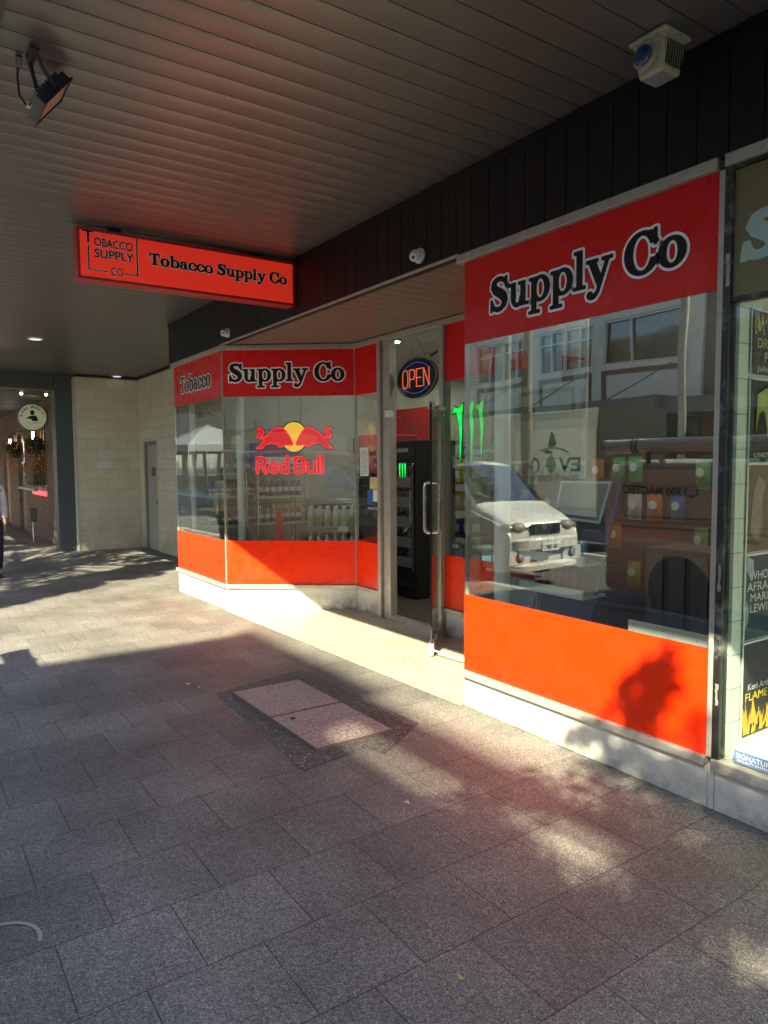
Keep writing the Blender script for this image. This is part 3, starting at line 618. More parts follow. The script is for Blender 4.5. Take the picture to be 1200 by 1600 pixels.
for q, dx_ in ((b1, .07), (b2, -.065)):
    tp = Vector((tm.x+dx_, tm.y, 3.432)); pl.tube([tp, tp+(q-tp)*.35+Vector((0,0,-.015)), q], [.010,.010,.010], 6)
pl.box(tm.x-.08,tm.y-.018,3.428,tm.x+.08,tm.y+.018,3.436)
pl.build('bracket', fbk, fl)
MB().tube([(-.16,-2.503,3.44),(-.192,-2.509,3.38),(-.221,-2.50,3.31),(-.229,-2.468,3.27)], .006, 8).build('cable', fbk, fl, smooth=True)
MB().tube([(-.229,-2.468,3.27),(-.22,-2.45,3.262),(-.201,-2.44,3.275)], .0085, 8).build('cable_sleeve', M['white'], fl, smooth=True)
MB().tube([(-.16,-2.503,3.447),(-.175,-2.503,3.41)], .014, 8).build('gland', M['aluD'], fl)
# siren box with blue lens
sb_ = thing('alarm_box', 'grubby ivory alarm box with a blue lens and louvred side under the canopy', 'alarm box', (1.53,-.18,3.3))
def taper(x0,y0,x1,y1,z1,ix,z0):
    return [(x0,y0,z1),(x1,y0,z1),(x1,y1,z1),(x0,y1,z1),(x0+ix,y0+ix,z0),(x1-ix,y0+ix,z0),(x1-ix,y1-ix,z0),(x0+ix,y1-ix,z0)]
mb = MB(); mb.v = taper(1.452,-.275,1.612,-.115,3.43,.018,3.282); mb.f = [(0,1,2,3),(7,6,5,4),(0,4,5,1),(1,5,6,2),(2,6,7,3),(3,7,4,0)]
mb.build('housing', M['ivory'], sb_, bevel=.012)
MB().box(1.438,-.29,3.425,1.626,-.10,3.446).build('flange', M['ivory'], sb_, bevel=.008)
mb = MB()
for k in range(8):
    y = -.245+k*.0165; mb.quad((1.6085,y,3.40),(1.6085,y+.006,3.40),(1.5975,y+.006,3.31),(1.5975,y,3.31))
mb2 = MB(); mb2.v = []
for k in range(8):
    y = -.248+k*.0165; mb2.prism([(1.6105,y,3.405),(1.6105,y+.008,3.405),(1.5985,y+.008,3.305),(1.5985,y,3.305)], (0,0,0), (.0018,0,0))
mb2.build('louvre', M['black'], sb_)
MB().lathe([(.055,-.004),(.055,.010),(.046,.012)], (1.515,-.268,3.36), (0,-1,.1), 24).build('lens_ring', M['ivory'], sb_, smooth=True)
MB().lathe([(.043,.0),(.043,.022),(.040,.030),(.028,.036),(.012,.039)], (1.512,-.266,3.362), (0,-1,.1), 24).build('lens', M['blue'], sb_, smooth=True)
MB().box(1.482,-.245,3.2795,1.582,-.145,3.2815).build('data_plate', mat('data_plate', (.25,.28,.32), .5, var=.6, scale=60), sb_)
# dome cameras
def domecam(x, z, lab, two):
    t_ = thing('security_camera', lab, 'security camera', (x,0,z), 'dome cameras on the dark cladding')
    MB().lathe([(.052,0),(.052,.014),(.045,.022)], (x,-.001,z), (0,-1,0), 22).build('base', M['white'], t_, smooth=True)
    MB().ball((x+.004,-.045,z-.006), .041, 18, 12).build('dome', M['white'], t_, smooth=True)
    ax = Vector((.45,-.8,-.45)) if not two else Vector((.62,-.75,-.2)); ax.normalize(); c = Vector((x+.004,-.045,z-.006))
    MB().lathe([(.030,.028),(.030,.043),(.027,.046)], c, ax, 18).build('face', M['white'], t_, smooth=True)
    u_ = ax.orthogonal().normalized(); sd_ = ax.cross(Vector((0,0,1))).normalized()
    for s in ((-1, 1) if two else (0,)):
        MB().lathe([(.010,.046),(.009,.049)], c+sd_*s*.013, ax, 10).build('lens', M['carglass'], t_)
domecam(-.462, 3.026, 'white dome security camera above the shop door between blade sign and right bay', False)
domecam(-3.915, 3.034, 'white twin lens dome security camera above the left bay window', True)
# OPEN sign hanging in the transom
op = thing('open_sign', 'oval LED sign reading OPEN hanging behind the glass over the door', 'open sign', (-2.175,1.26,2.45))
frO = Frame((-2.175,1.24,2.447), (1,0,0), (0,-1,0))
mb = MB(); pts = [frO(.325*math.cos(a), .20*math.sin(a)) for a in [2*math.pi*k/48 for k in range(48)]]
mb.prism(pts, (0,0,0), (0,.028,0)); mb.build('backboard', mat('sign_black', (.02,.018,.017), .35, coat=.3), op, bevel=.003)
mb = MB(); mb.tube([frO(.322*math.cos(a), .197*math.sin(a), .003) for a in [2*math.pi*k/48 for k in range(49)]], .006, 6, cap=False).build('rim', M['aluD'], op, smooth=True)
def dots(strokes, step): 
    out = []
    for s in strokes:
        for p, q in zip(s[:-1], s[1:]):
            l = math.hypot(q[0]-p[0], q[1]-p[1]); n = max(1, round(l/step))
            out += [(p[0]+(q[0]-p[0])*k/n, p[1]+(q[1]-p[1])*k/n) for k in range(n)]
        out.append(s[-1])
    return out
Lt = {'O': [[(.2,0),(.8,0),(1,.2),(1,.8),(.8,1),(.2,1),(0,.8),(0,.2),(.2,0)]], 'P': [[(0,0),(0,1),(.8,1),(1,.85),(1,.6),(.8,.45),(.1,.45)]], 'E': [[(1,0),(0,0),(0,1),(1,1)],[(.1,.5),(.8,.5)]], 'N': [[(0,0),(0,1),(1,0),(1,1)]]}
for i, c in enumerate('OPEN'):
    mb = MB()
    for dx_ in (0, .011):
        for (a, b) in dots([[(-.225+i*.116+p*.086, -.085+q*.17) for p, q in s] for s in Lt[c]], .0115):
            if dx_ == 0 or True: mb.lathe([(.0036,.0),(.0036,.004)], frO(a+dx_*.75, b+dx_*.0, .001), (0,-1,0), 5)
    mb.build('led_letter', M['led'], op)
for a0_ in (25, 205):
    mb = MB()
    for k in range(31):
        a = R(a0_)+R(130)*k/30; mb.lathe([(.0034,.0),(.0034,.004)], frO(.245*math.cos(a), .150*math.sin(a), .001), (0,-1,0), 5)
    mb.build('led_arc', M['ledb'], op)
MB().tube([(-2.36,1.25,2.58),(-2.19,1.25,2.85)], .0018, 5).tube([(-2.0,1.25,2.6),(-2.19,1.25,2.85)], .0018, 5).tube([(-2.02,1.25,2.6),(-2.04,1.25,2.66),(-1.99,1.25,2.67),(-1.90,1.25,2.64),(-1.82,1.25,2.70),(-1.80,1.25,2.83),(-1.74,1.25,2.86)], .003, 5).tube([(-1.96,1.25,2.635),(-1.85,1.25,2.665)], .010, 6).build('wires', M['black'], op)

# neon sign: two charging bulls before a sun, words below  (just inside the angled glass)
nb = thing('neon_sign', 'red and yellow illuminated sign of two bulls and a sun inside the angled window', 'neon sign', (*frD(.8,1.75,-.05)[:2], 1.75))
zoff = -.055
bull = [(285,228),(308,220),(330,236),(337,262),(322,280),(312,290),(350,284),(378,258),(405,236),(440,222),(470,222),(498,246),(522,284),(548,342),(538,352),(482,350),(472,362),(446,364),(430,343),(410,345),(404,332),(350,345),(322,374),(280,376),(286,362),(306,352),(318,330),(338,306),(306,304),(286,292),(288,268),(304,256),(300,242)]
s_ = lambda x: .358+(x-280)/555*.872
t_ = lambda y: 2.079-(y-180)/220*.338
BL = [(s_(x), t_(y)) for x, y in bull]; BR = [(s_(1110-x), t_(y)) for x, y in bull]
cx_, cy__ = s_(553), t_(290)
def fb_(x, y): return U(d_poly(x, y, BL), d_poly(x, y, BR))
def fsun(x, y): return d_ell(x, y, cx_, cy__, .142, .165)
def putp(fn, iso, d, m, nm, bb=(.3,1.65,1.28,2.16), h=.006):
    mb = MB(); add_polys(mb, sdf_mesh(fn, iso, bb[0], bb[1], bb[2], bb[3], h), frD, 0, 0, 1, 1, d); return mb.build(nm, m, nb)
putp(lambda x, y: U(fb_(x, y), fsun(x, y)), .014, zoff-.006, M['black'], 'backing')
putp(lambda x, y: np.maximum(fsun(x, y), -fb_(x, y)+.004), 0, zoff, M['gold'], 'sun_disc')
putp(lambda x, y: fb_(x, y), -.004, zoff+.002, M['neonfill'], 'bull')
putp(lambda x, y: np.abs(fb_(x, y))-.0035, 0, zoff+.005, M['neon'], 'neon_outline', h=.004)
# words
NL = {'R': [[(0,0),(0,.7),(.22,.7),(.34,.6),(.34,.46),(.22,.36),(.04,.36)],[(.2,.36),(.36,0)]], 'e': [[(.04,.24),(.34,.24),(.32,.38),(.2,.46),(.07,.38),(.02,.23),(.07,.08),(.2,.01),(.32,.05)]],
      'd': [[(.34,.74),(.34,0)],[(.34,.38),(.18,.46),(.05,.38),(.02,.23),(.05,.08),(.18,.01),(.34,.08)]], 'B': [[(0,0),(0,.7),(.22,.7),(.34,.62),(.34,.46),(.22,.37),(.03,.37)],[(.22,.37),(.38,.28),(.38,.1),(.24,0),(0,0)]],
      'u': [[(0,.46),(0,.14),(.08,.02),(.2,.01),(.3,.1)],[(.32,.46),(.32,0)]], 'l': [[(0,.74),(0,0)]]}
adv = dict(R=.50, e=.48, d=.50, B=.53, u=.47, l=.17)
def fword(x, y):
    d = np.full(np.shape(x), 9.); cx0 = .06
    for c in 'Red Bull':
        if c == ' ': cx0 += .18; continue
        for st in NL[c]: d = np.minimum(d, d_chain(x, y, [(p+cx0, q) for p, q in st], .062))
        cx0 += adv[c]
    return d
kx = (1.242-.352)/3.42; ky = (1.70-1.497)/.84
for iso, fn, dd, mm, nm in ((.035, fword, zoff-.006, M['black'], 'word_backing'), (-.02, fword, zoff, mat('dark_red_acrylic', (.35,.01,.012), .4, emit=.12, ecol=(1,.01,.01)), 'word_fill'), (0, lambda x, y: np.abs(fword(x, y))-.017, zoff+.004, M['neon'], 'word_outline')):
    mb = MB(); add_polys(mb, sdf_mesh(fn, iso, -.08, -.12, 3.5, .88, .018), frD, .352, 1.508, kx, ky, dd); mb.build(nm, mm, nb)
MB().tube([frD(.62,2.05,zoff-.01), frD(.62,2.9,zoff-.01)], .002, 5).tube([frD(.86,2.06,zoff-.01), frD(.87,2.3,zoff-.01), frD(.855,2.9,zoff-.01)], .003, 5).tube([frD(.8,1.8,zoff-.01), frD(.88,1.74,zoff-.01), frD(.88,1.70,zoff-.01)], .004, 5).build('wires', M['black'], nb)

# green claw sign behind the recessed pane on the right
cl = thing('claw_sign', 'green illuminated sign of three claw marks inside the recessed window beside the door', 'neon sign', (-1.35,1.24,1.85))
frC = Frame((0,1.222,0), (1,0,0), (0,-1,0))
def claw(cx0, top, bot, w0, hook):
    rnd = random.Random(int(cx0*100)); L_, R_ = [], []
    n = 9
    for i in range(n+1):
        t = i/n; y = top-(top-bot)*t; ww = w0*(1-t)**.8*(.75+.5*rnd.random())+.002; c = cx0+.012*math.sin(t*5)+.035*t
        L_.append((c-ww, y)); R_.append((c+ww, y))
    P = [(cx0-w0*3.4*hook, top-.01), (cx0-w0*1.9, top+.05), (cx0-w0*.4, top+.03), (cx0+w0*1.9, top+.075), (cx0+w0*1.7, top-.01)]+R_+L_[::-1]
    return P
cls = [claw(-1.50,2.07,1.62,.030,1), claw(-1.345,2.09,1.60,.026,.6), claw(-1.215,2.08,1.66,.024,.5)]
fcl = lambda x, y: U(*[d_poly(x, y, c) for c in cls])
for iso, dd, mm, nm in ((.012, -.006, M['black'], 'backing'), (0, 0, M['green'], 'claw_marks')):
    mb = MB(); add_polys(mb, sdf_mesh(fcl, iso, -1.68, 1.5, -1.1, 2.2, .006), frC, 0, 0, 1, 1, dd); mb.build(nm, mm, cl)

# ================================================================ neighbouring bookshop at the right edge
bk = thing('bookshop', 'bookshop with olive transom panel and black peeling window post beside the red bay', 'shop', (3.5,0,0))
MB().box(1.747,-.022,ZC,1.782,.06,ZT).box(1.782,-.015,2.865-.012,5.6,.05,ZT).box(1.782,-.012,2.29,5.6,.04,2.312).build('window_frame', mat('peeling_black_paint', (.012,.011,.011), .45, dirt=(.36,.36,.32), dscale=4.5, damt=.75), bk, bevel=.003)
# peeled patches showing metal
mb = MB()
rnd = random.Random(3)
for (z0, z1, xx) in ((2.36,2.50,1.772),(1.02,1.14,1.768),(.50,.60,1.768)):
    mb = MB(); pts = [(xx-.008+rnd.uniform(-.004,.004), -.0235, z0+(z1-z0)*k/6) for k in range(7)]+[(xx+.007+rnd.uniform(-.004,.003), -.0235, z1-(z1-z0)*k/6) for k in range(7)]
    mb.quad(*pts); mb.build('peeled_paint', M['aluD'], bk)
MB().box(1.782,0,2.312,5.6,.01,2.852).build('transom_panel', M['olive'], bk)
MB().box(1.782,.0,.262,5.6,.008,2.289).build('glass_pane', M['glass'], bk)
MB().box(1.752,-.035,.195,5.6,.06,.25).build('sill', M['alu'], bk, bevel=.004)
MB().box(1.718,.004,-.25,1.75,.12,.2).box(1.754,.003,-.25,5.6,.12,.193).build('plinth', M['plinth'], bk)
MB().box(1.783,.03,.25,1.80,.9,2.86).build('tiled_return', M['tiles'], bk)
MB().box(1.80,.05,.2,5.6,1.4,.27).build('display_floor', M['white'], bk)
MB().box(1.80,1.4,.2,5.6,1.45,3.0).box(1.80,.05,2.9,5.6,1.4,2.95).build('display_back', M['cream'], bk)
MB().box(1.76,.1,-.2,1.783,7,3).build('party_wall', M['cream'], bk)
frN = Frame((0,0,0), (1,0,0), (0,-1,0))
mb = MB(); add_polys(mb, sdf_mesh(G_S, .04, -.2, -.2, .8, .9, .02), frN, 1.818, 2.462, .29, .255, .003, shear=.12); mb.build('lettering', M['mint'], bk)
# security sticker on the glass
st = MB().box(1.846,-.004,.262,2.03,-.001,.318).build('security_sticker', mat('sticker_blue', (.10,.19,.36), .5), bk)
txt('SIGNATURE', frN, 1.856, .287, .032, M['inkw'], st, d=.006, width=.165)
txt('SECURITY SYSTEMS', frN, 1.86, .272, .014, M['inkw'], st, d=.006, width=.15)
# posters on the tiled return
frP = Frame((1.801,0,0), (0,1,0), (1,0,0))
def poster(z0, z1, m, label, words, deco=None, curl=0.0):
    p = thing('book_poster', label, 'poster', (1.8,.3,z0), 'book posters hung beside the tiles')
    ya, yb = .113, .56
    mb = MB(); n = 8
    for i in range(n):
        a, b = ya+(yb-ya)*i/n, ya+(yb-ya)*(i+1)/n
        f = lambda q: .004+curl*max(0, 1-(q-ya)/.12)**2
        mb.prism([frP(a,z0,f(a)),frP(b,z0,f(b)),frP(b,z1,f(b)),frP(a,z1,f(a))], (0,0,0), (.002,0,0))
    mb.build('sheet', m, p); d = .0085+curl
    if deco: deco(p, d)
    for (s, y, z, size, mm, wd) in words: txt(s, frP, y, z, size, mm, p, 'title', d=d+.002, width=wd)
    e = MB().box(1.807,ya-.002,z1,1.812,yb,z1+.008).box(1.807,ya-.004,z0,1.812,ya+.003,z1).build('border', M['paper'], p)
    return p
gold = mat('title_gold', (.55,.48,.28), .6); pale = mat('title_pale', (.6,.66,.68), .6); yel = mat('title_yellow', (.8,.62,.02), .6)
def blob(mcol, pts, nm):
    def f(p, d):
        mb = MB(); mb.quad(*[frP(a, b, d) for a, b in pts]); mb.build(nm, mcol, p)
    return f
def grass(p, d):
    mb = MB(); r_ = random.Random(5)
    for k in range(60):
        a = .12+r_.random()*.4; b = 2.16+r_.random()*.06; mb.quad(frP(a,b,d), frP(a+.012,b,d), frP(a+.006+r_.uniform(-.03,.03),b+.05,d+.001))
    mb.build('picture_grass', mat('straw', (.55,.48,.22), .8, var=.4, scale=60), p)
poster(1.99,2.27, mat('poster_slate', (.055,.065,.075), .5, var=.6, scale=9), 'dark poster with gold title and straw tufts, topmost beside the tiles', [('DREAMER\'S',.14,2.105,.062,gold,.34),('POOL',.20,2.045,.062,gold,.2),('Juliet Marillier',.14,2.003,.035,pale,.33)], grass, .012)
def couple(p, d):
    blob(mat('poster_yellowgreen', (.34,.38,.10), .6, var=.5, scale=12), [(.15,1.72),(.45,1.70),(.5,1.9),(.3,1.96),(.16,1.9)], 'picture_glow')(p, d)
    for x0 in (.13, .30):
        mb = MB(); mb.quad(*[frP(a+x0, b, d+.002) for a, b in ((0,1.64),(.12,1.64),(.11,1.76),(.09,1.82),(.065,1.83),(.04,1.80),(.02,1.72))]); mb.build('picture_figure', M['black'], p)
poster(1.60,1.965, mat('poster_blackgreen', (.03,.045,.035), .5, var=.8, scale=8), 'poster with black figures before a yellow green glow, second from the top', [('RAELIA',.15,1.672,.062,pale,.26),('LYNETTE NONI',.14,1.62,.03,pale,.28)], couple, .010)
poster(1.19,1.585, mat('poster_brown', (.13,.075,.05), .5, var=.75, scale=14), 'brown poster with a carved stone pattern, third from the top', [], blob(mat('poster_stone', (.24,.19,.13), .7, var=.7, scale=30), [(.14,1.28),(.2,1.24),(.25,1.3),(.24,1.42),(.27,1.5),(.2,1.54),(.16,1.44)], 'picture_stone'))
def navy(p, d):
    blob(mat('poster_paleblue', (.30,.38,.42), .6, var=.5, scale=12), [(.12,1.11),(.17,1.05),(.19,1.09),(.18,1.15),(.13,1.17)], 'picture_mist')(p, d)
    blob(mat('poster_paleblue', (.25,.33,.36), .6, var=.5, scale=12), [(.12,.83),(.15,.87),(.15,.93),(.13,.97),(.12,.93)], 'picture_mist')(p, d)
poster(.782,1.172, mat('poster_navy', (.02,.045,.065), .5, var=.7, scale=8), 'navy poster with pale lettering, second from the bottom', [("WHO'S",.15,1.06,.058,pale,.2),('AFRAID',.13,1.008,.058,pale,.25),('MARIA',.16,.958,.055,pale,.2),('LEWIS',.16,.908,.055,pale,.18)], navy)
def fire(p, d):
    mb = MB(); r_ = random.Random(9)
    for k in range(46):
        a = .125+r_.random()*.36; b = .335+r_.random()*.05; h = .05+.09*r_.random(); mb.quad(frP(a,b,d+.0002*k/46), frP(a+.025,b,d+.0002*k/46), frP(a+.012+r_.uniform(-.04,.04),b+h,d+.0002*k/46))
    mb.build('picture_flames', mat('flames', (.75,.36,.02), .6, var=.5, scale=30), p)
poster(.328,.765, mat('poster_charcoal', (.04,.03,.028), .5, var=.8, scale=10), 'charcoal poster with yellow flames, lowest above the display floor', [('Keri Arthur',.16,.545,.042,pale,.24),('FLAMEOUT',.14,.495,.055,yel,.34)], fire)

# ================================================================ goods inside the bays
def shelfrack(x0, x1, y0, y1, levels, zt, z0, label):
    r = thing('wire_rack', label, 'shelf rack', ((x0+x1)/2,(y0+y1)/2,z0))
    for (a, b) in ((x0,y0),(x1,y0),(x0,y1),(x1,y1)): MB().tube([(a,b,z0),(a,b,zt)], .011, 8).build('post', M['steel'], r)
    for z in levels:
        mb = MB().box(x0,y0-.004,z-.018,x1,y0+.004,z).box(x0,y1-.004,z-.018,x1,y1+.004,z).box(x0-.004,y0,z-.018,x0+.004,y1,z).box(x1-.004,y0,z-.018,x1+.004,y1,z)
        n = int((y1-y0)/.03)
        for k in range(n): mb.box(x0,y0+k*.03,z-.012,x1,y0+k*.03+.004,z-.007)
        so = mb.build('shelf', M['steel'], r)
        MB().box(x1+.004,y0+.02,z-.03,x1+.007,y1-.02,z+.002).build('price_strip', mat('price_strip', (.6,.58,.5), .6, var=.7, scale=45), so)
    return r
cols = {'pink': (.55,.16,.22), 'teal': (.12,.42,.45), 'yellow': (.62,.55,.05), 'lilac': (.30,.22,.50), 'blue': (.06,.14,.42), 'white': (.6,.6,.58), 'orange': (.65,.20,.03), 'green': (.15,.42,.10), 'purple': (.18,.06,.28), 'red': (.5,.03,.03), 'brown': (.22,.11,.05), 'gold': (.55,.36,.08)}
CM = {k: mat('pack_'+k, [q*.75 for q in v], .4, var=.35, scale=25) for k, v in cols.items()}
shelfrack(-5.68,-5.25,.22,1.62,(.42,.82,1.20,1.50,1.90), 1.92, .17, 'wire shelf rack of drinks and sweets against the left side of the shop window')
def bottle(x, y, z, h, r, m, capm, label, group, nm='bottle', cat='bottle'):
    b = thing(nm, label, cat, (x,y,z), group)
    MB().lathe([(r*.92,0),(r,h*.06),(r,h*.55),(r*.9,h*.66),(r*.42,h*.84),(r*.36,h*.90)], (x,y,z), seg=12).build('body', m, b, smooth=True)
    MB().lathe([(r*.42,h*.90),(r*.42,h)], (x,y,z), seg=10).build('cap', capm, b)
    MB().lathe([(r*1.02,h*.22),(r*1.02,h*.5)], (x,y,z), seg=12).build('wrap', capm, b)
    return b
rnd = random.Random(11)
def carton(x, y, z, w_, d_, h, m, label, group, nm='carton', tray=None, rot=0):
    c = thing(nm, label, 'carton', (x,y,z), group)
    mm = Matrix.Translation((x,y,z)) @ Matrix.Rotation(rot, 4, 'Z')
    MB().box(-w_/2,-d_/2,0,w_/2,d_/2,h,mm).build('box', m, c, bevel=.004)
    MB().box(w_/2,-d_*.35,h*.25,w_/2+.002,d_*.35,h*.7,mm).box(-w_*.35,-d_/2-.002,h*.25,w_*.35,-d_/2,h*.7,mm).build('panel', tray or M['white'], c)
    return c
gr = 'drinks and packets on the wire rack'
# packed rows on the rack
ORD = ('first','second','third','fourth','fifth','sixth','seventh','eighth')
proto = {}
def place(kind, x, y, z, label, colr):
    k = (kind, colr)
    if k not in proto:
        if kind == 'bag':
            b = thing('snack_bag', label, 'packet', (0,0,0), gr)
            MB().lathe([(.02,0),(.055,.02),(.065,.07),(.06,.12),(.02,.15),(.03,.17)], (0,0,0), seg=9).build('bag', CM[colr], b, smooth=True)
            MB().lathe([(.0655,.055),(.0655,.085)], (0,0,0), seg=9).build('print', M['paper'], b)
        else:
            b = bottle(0,0,0,.21,.033,CM[colr],M['white'],label,gr)
        proto[k] = b; b.location = (x,y,z); return b
    return dup(proto[k], (x,y,z), rnd.random()*3, label, gr)
desc = {.43: ('bag', ('gold','brown','brown','gold')), .83: ('bag', ('green','pink','teal','white')), 1.21: ('bag', ('lilac','gold','yellow','teal')), 1.51: ('bottle', ('white','teal','white','blue'))}
nmz = {.43: 'bottom', .83: 'second lowest', 1.21: 'middle', 1.51: 'upper'}
for z, (kd, cc) in desc.items():
    for i in range(8):
        c = cc[i//2]; y = .32+i*.165
        place(kd, -5.34+(.04 if i % 2 else 0), y, z, f'{c} {"packet" if kd=="bag" else "bottle"} on the {nmz[z]} shelf of the window rack, {ORD[i]} from its near end', c)
for i in range(2):
    carton(-5.33, .42+i*.34, 1.202, .16, .28, .05, CM['yellow'], ['yellow tray at the near end of the middle rack shelf','yellow tray further along the middle rack shelf'][i], gr)
# big purple multipack behind the neon words and bottle block beneath
def multipack(x, y, z, label, m, m2):
    c = thing('drinks_multipack', label, 'multipack', (x,y,z), 'multipacks of drinks')
    MB().box(x-.14,y-.30,z,x+.14,y+.30,z+.30).build('carton', m, c, bevel=.01)
    MB().box(x+.14,y-.27,z+.03,x+.142,y+.27,z+.12).build('print', M['inkw'], c)
    MB().box(x+.14,y-.27,z+.16,x+.1415,y+.27,z+.28).build('print', m2, c)
multipack(-5.0,1.05,1.58,'purple and pink drinks multipack high on the rack beside the pole', CM['lilac'], CM['pink'])
shelfrack(-5.18,-4.82,.72,1.42,(.42,.86,1.20,1.56), 1.58, .17, 'second wire rack holding bottles behind the angled window')
for j, z in enumerate((.43,.87,1.21)):
    for i in range(7):
        b = place('bottle', -4.88, .78+i*.09, z, f'{("brown","orange","pink")[j]} bottle on the {("lowest","middle","top")[j]} shelf of the second rack, {ORD[i]} from its near end', ('brown','orange','pink')[j])
# traffic cone
tcn = thing('traffic_cone', 'red traffic cone with white sleeve standing inside the angled window', 'traffic cone', (-4.48,.84,.17))
MB().box(-4.63,.69,.17,-4.33,.99,.20).build('base', CM['red'], tcn, bevel=.01)
MB().lathe([(.125,.03),(.085,.42)], (-4.48,.84,.17), seg=24).build('sleeve', M['inkw'], tcn, smooth=True)
MB().lathe([(.084,.42),(.030,.84),(.022,.85)], (-4.48,.84,.17), seg=24).build('cone', mat('cone_red', (.62,.06,.03), .5), tcn, smooth=True)
# stacked drink packs in shrink wrap
gp = 'shrink wrapped bottle packs stacked in the angled window'
fu = Vector((.89,-.45,0)).normalized(); 
def pack(cx, cy0, z, capm, bodym, label, tray):
    c = thing('bottle_pack', label, 'drinks pack', (cx,cy0,z), gp)
    fp = Frame((cx,cy0,z), (.62,.78,0), (.78,-.62,0)); mm = MF(fp)
    for i in range(6):
        for j in range(2):
            p = fp(-.25+i*.1, 0, .02-j*.11)
            b = MB().lathe([(.040,0),(.044,.012),(.044,.13),(.036,.16),(.017,.205),(.015,.22)], (p.x,p.y,z), seg=12).build('bottle', bodym, c, smooth=True)
            MB().lathe([(.018,.22),(.018,.24)], (p.x,p.y,z), seg=10).build('cap', M['white'], b)
            MB().lathe([(.0448,.05),(.0448,.11)], (p.x,p.y,z), seg=12).build('wrap', capm, b)
    if tray: MB().box(-.31,-.075,-.075,.31,.19,.0,mm).build('cardboard_tray', mat('cardboard', (.42,.36,.22), .8), c)
clearb = mat('clear_bottle', (.42,.46,.44), .15, coat=1)
pack(-3.98,1.30,.28, CM['blue'], clearb, 'lowest pack of blue labelled water bottles in the angled window', False)
pack(-3.98,1.30,.53, CM['blue'], clearb, 'middle pack of blue labelled water bottles below the cardboard tray', False)
pack(-3.98,1.30,.855, CM['yellow'], clearb, 'topmost pack of yellow labelled bottles on a cardboard tray', True)
frK = Frame((-3.98,1.30,.855), (.62,.78,0), (.78,-.62,0))
tr_ = [o for o in bpy.data.objects if o.name.startswith('cardboard_tray')][0]
txt('SLOW 777', frK, -.12, -.06, .055, M['ink'], tr_, d=.078, width=.2)
mb = MB(); mb.box(.09,-.0785,-.065,.21,-.076,-.008, MF(frK)); mb.build('barcode_label', M['paper'], tr_)
# counter with papers
ct = thing('counter', 'dark counter with a thin top inside the angled window', 'counter', (-5.1,2.1,0))
MB().box(-5.55,1.75,.99,-4.75,2.45,1.02).build('top', M['dark'], ct, bevel=.004)
for a, b in ((-5.52,1.78),(-4.78,1.78),(-5.52,2.42),(-4.78,2.42)): MB().tube([(a,b,-.04),(a,b,.99)], .018, 8).build('leg', M['black'], ct)
pp = thing('paper_pile', 'untidy pile of white papers and bags on the dark counter', 'papers', (-5.1,2.1,1.02))
mb = MB(); rnd = random.Random(2)
for k in range(7):
    m_ = Matrix.Translation((-5.12+rnd.uniform(-.15,.2),2.05+rnd.uniform(-.08,.08),1.022+k*.014)) @ Matrix.Rotation(rnd.uniform(-.8,.8),4,'Z') @ Matrix.Rotation(rnd.uniform(-.12,.12),4,'X'); mb.box(-.15,-.1,0,.15,.1,.004,m_)
mb.build('sheets', M['paper'], pp)
cr = thing('plastic_crate', 'red plastic crate stacked on a blue one under the counter', 'crate', (-4.8,1.9,.2), 'crates behind the angled window')
MB().box(-4.95,1.6,.62,-4.45,1.9,.86).build('crate_body', CM['red'], cr, bevel=.01); MB().box(-4.97,1.58,.861,-4.43,1.92,.89).build('crate_rim', CM['red'], cr, bevel=.004)
cr = thing('plastic_crate', 'blue plastic crate beneath the red one by the counter', 'crate', (-4.8,1.9,.2), 'crates behind the angled window')
MB().box(-4.95,1.6,.3,-4.45,1.9,.56).build('crate_body', CM['blue'], cr, bevel=.01); MB().box(-4.97,1.58,.561,-4.43,1.92,.60).build('crate_rim', CM['blue'], cr, bevel=.004)
# pale screen behind the neon, red fridge behind the recessed pane
def fridge(x, y, w_, d_, h, m, label, rot=0):
    f = thing('drinks_fridge', label, 'fridge', (x,y,-.04))
    MB().box(x-w_/2,y,-.02,x+w_/2,y+d_,h).build('cabinet', m, f, bevel=.01)
    MB().box(x-w_/2+.04,y-.02,.12,x+w_/2-.04,y,h-.28).build('door', M['carglass'], f, bevel=.004)
    MB().box(x-w_/2+.02,y-.03,h-.24,x+w_/2-.02,y,h-.03).build('header', m, f, bevel=.004)
    MB().box(x+w_/2-.075,y-.05,.9,x+w_/2-.06,y-.02,1.3).build('handle', M['aluD'], f)
    return f
fr_ = fridge(-4.42,2.1,.62,.6,1.98, CM['red'], 'red drinks fridge behind the narrow pane left of the door')
MB().lathe([(.085,-.032),(.085,-.036)], (-4.42,2.1,1.62), (0,1,0), 24).build('emblem', M['gold'], fr_)
f2 = fridge(-3.41,2.0,.44,.6,1.88, M['black'], 'tall black drinks fridge standing inside the open doorway')
frG = Frame((-3.41,1.98,0), (1,0,0), (0,-1,0))
mb = MB()
for k in range(3): mb.quad(frG(-.1+k*.055,1.60,.004), frG(-.07+k*.055,1.61,.004), frG(-.078+k*.055,1.36-.03*(k==1),.004))
mb.build('claw_emblem', M['green'], f2)
rnd = random.Random(6)
for k in range(5):
    MB().box(-3.58,1.972,.36+k*.24,-3.26,1.979,.48+k*.24).build('shelf_stock', mat('can_row', (.16,.15,.14), .4, var=.9, scale=38), f2)
txt('MONSTER', frG, -.10, 1.74, .06, M['white'], f2, d=.025, width=.22)
MB().box(-3.235,1.972,.3,-3.225,1.98,1.5).build('light_strip', mat('fridge_trim', (.10,.10,.10), .5), f2)
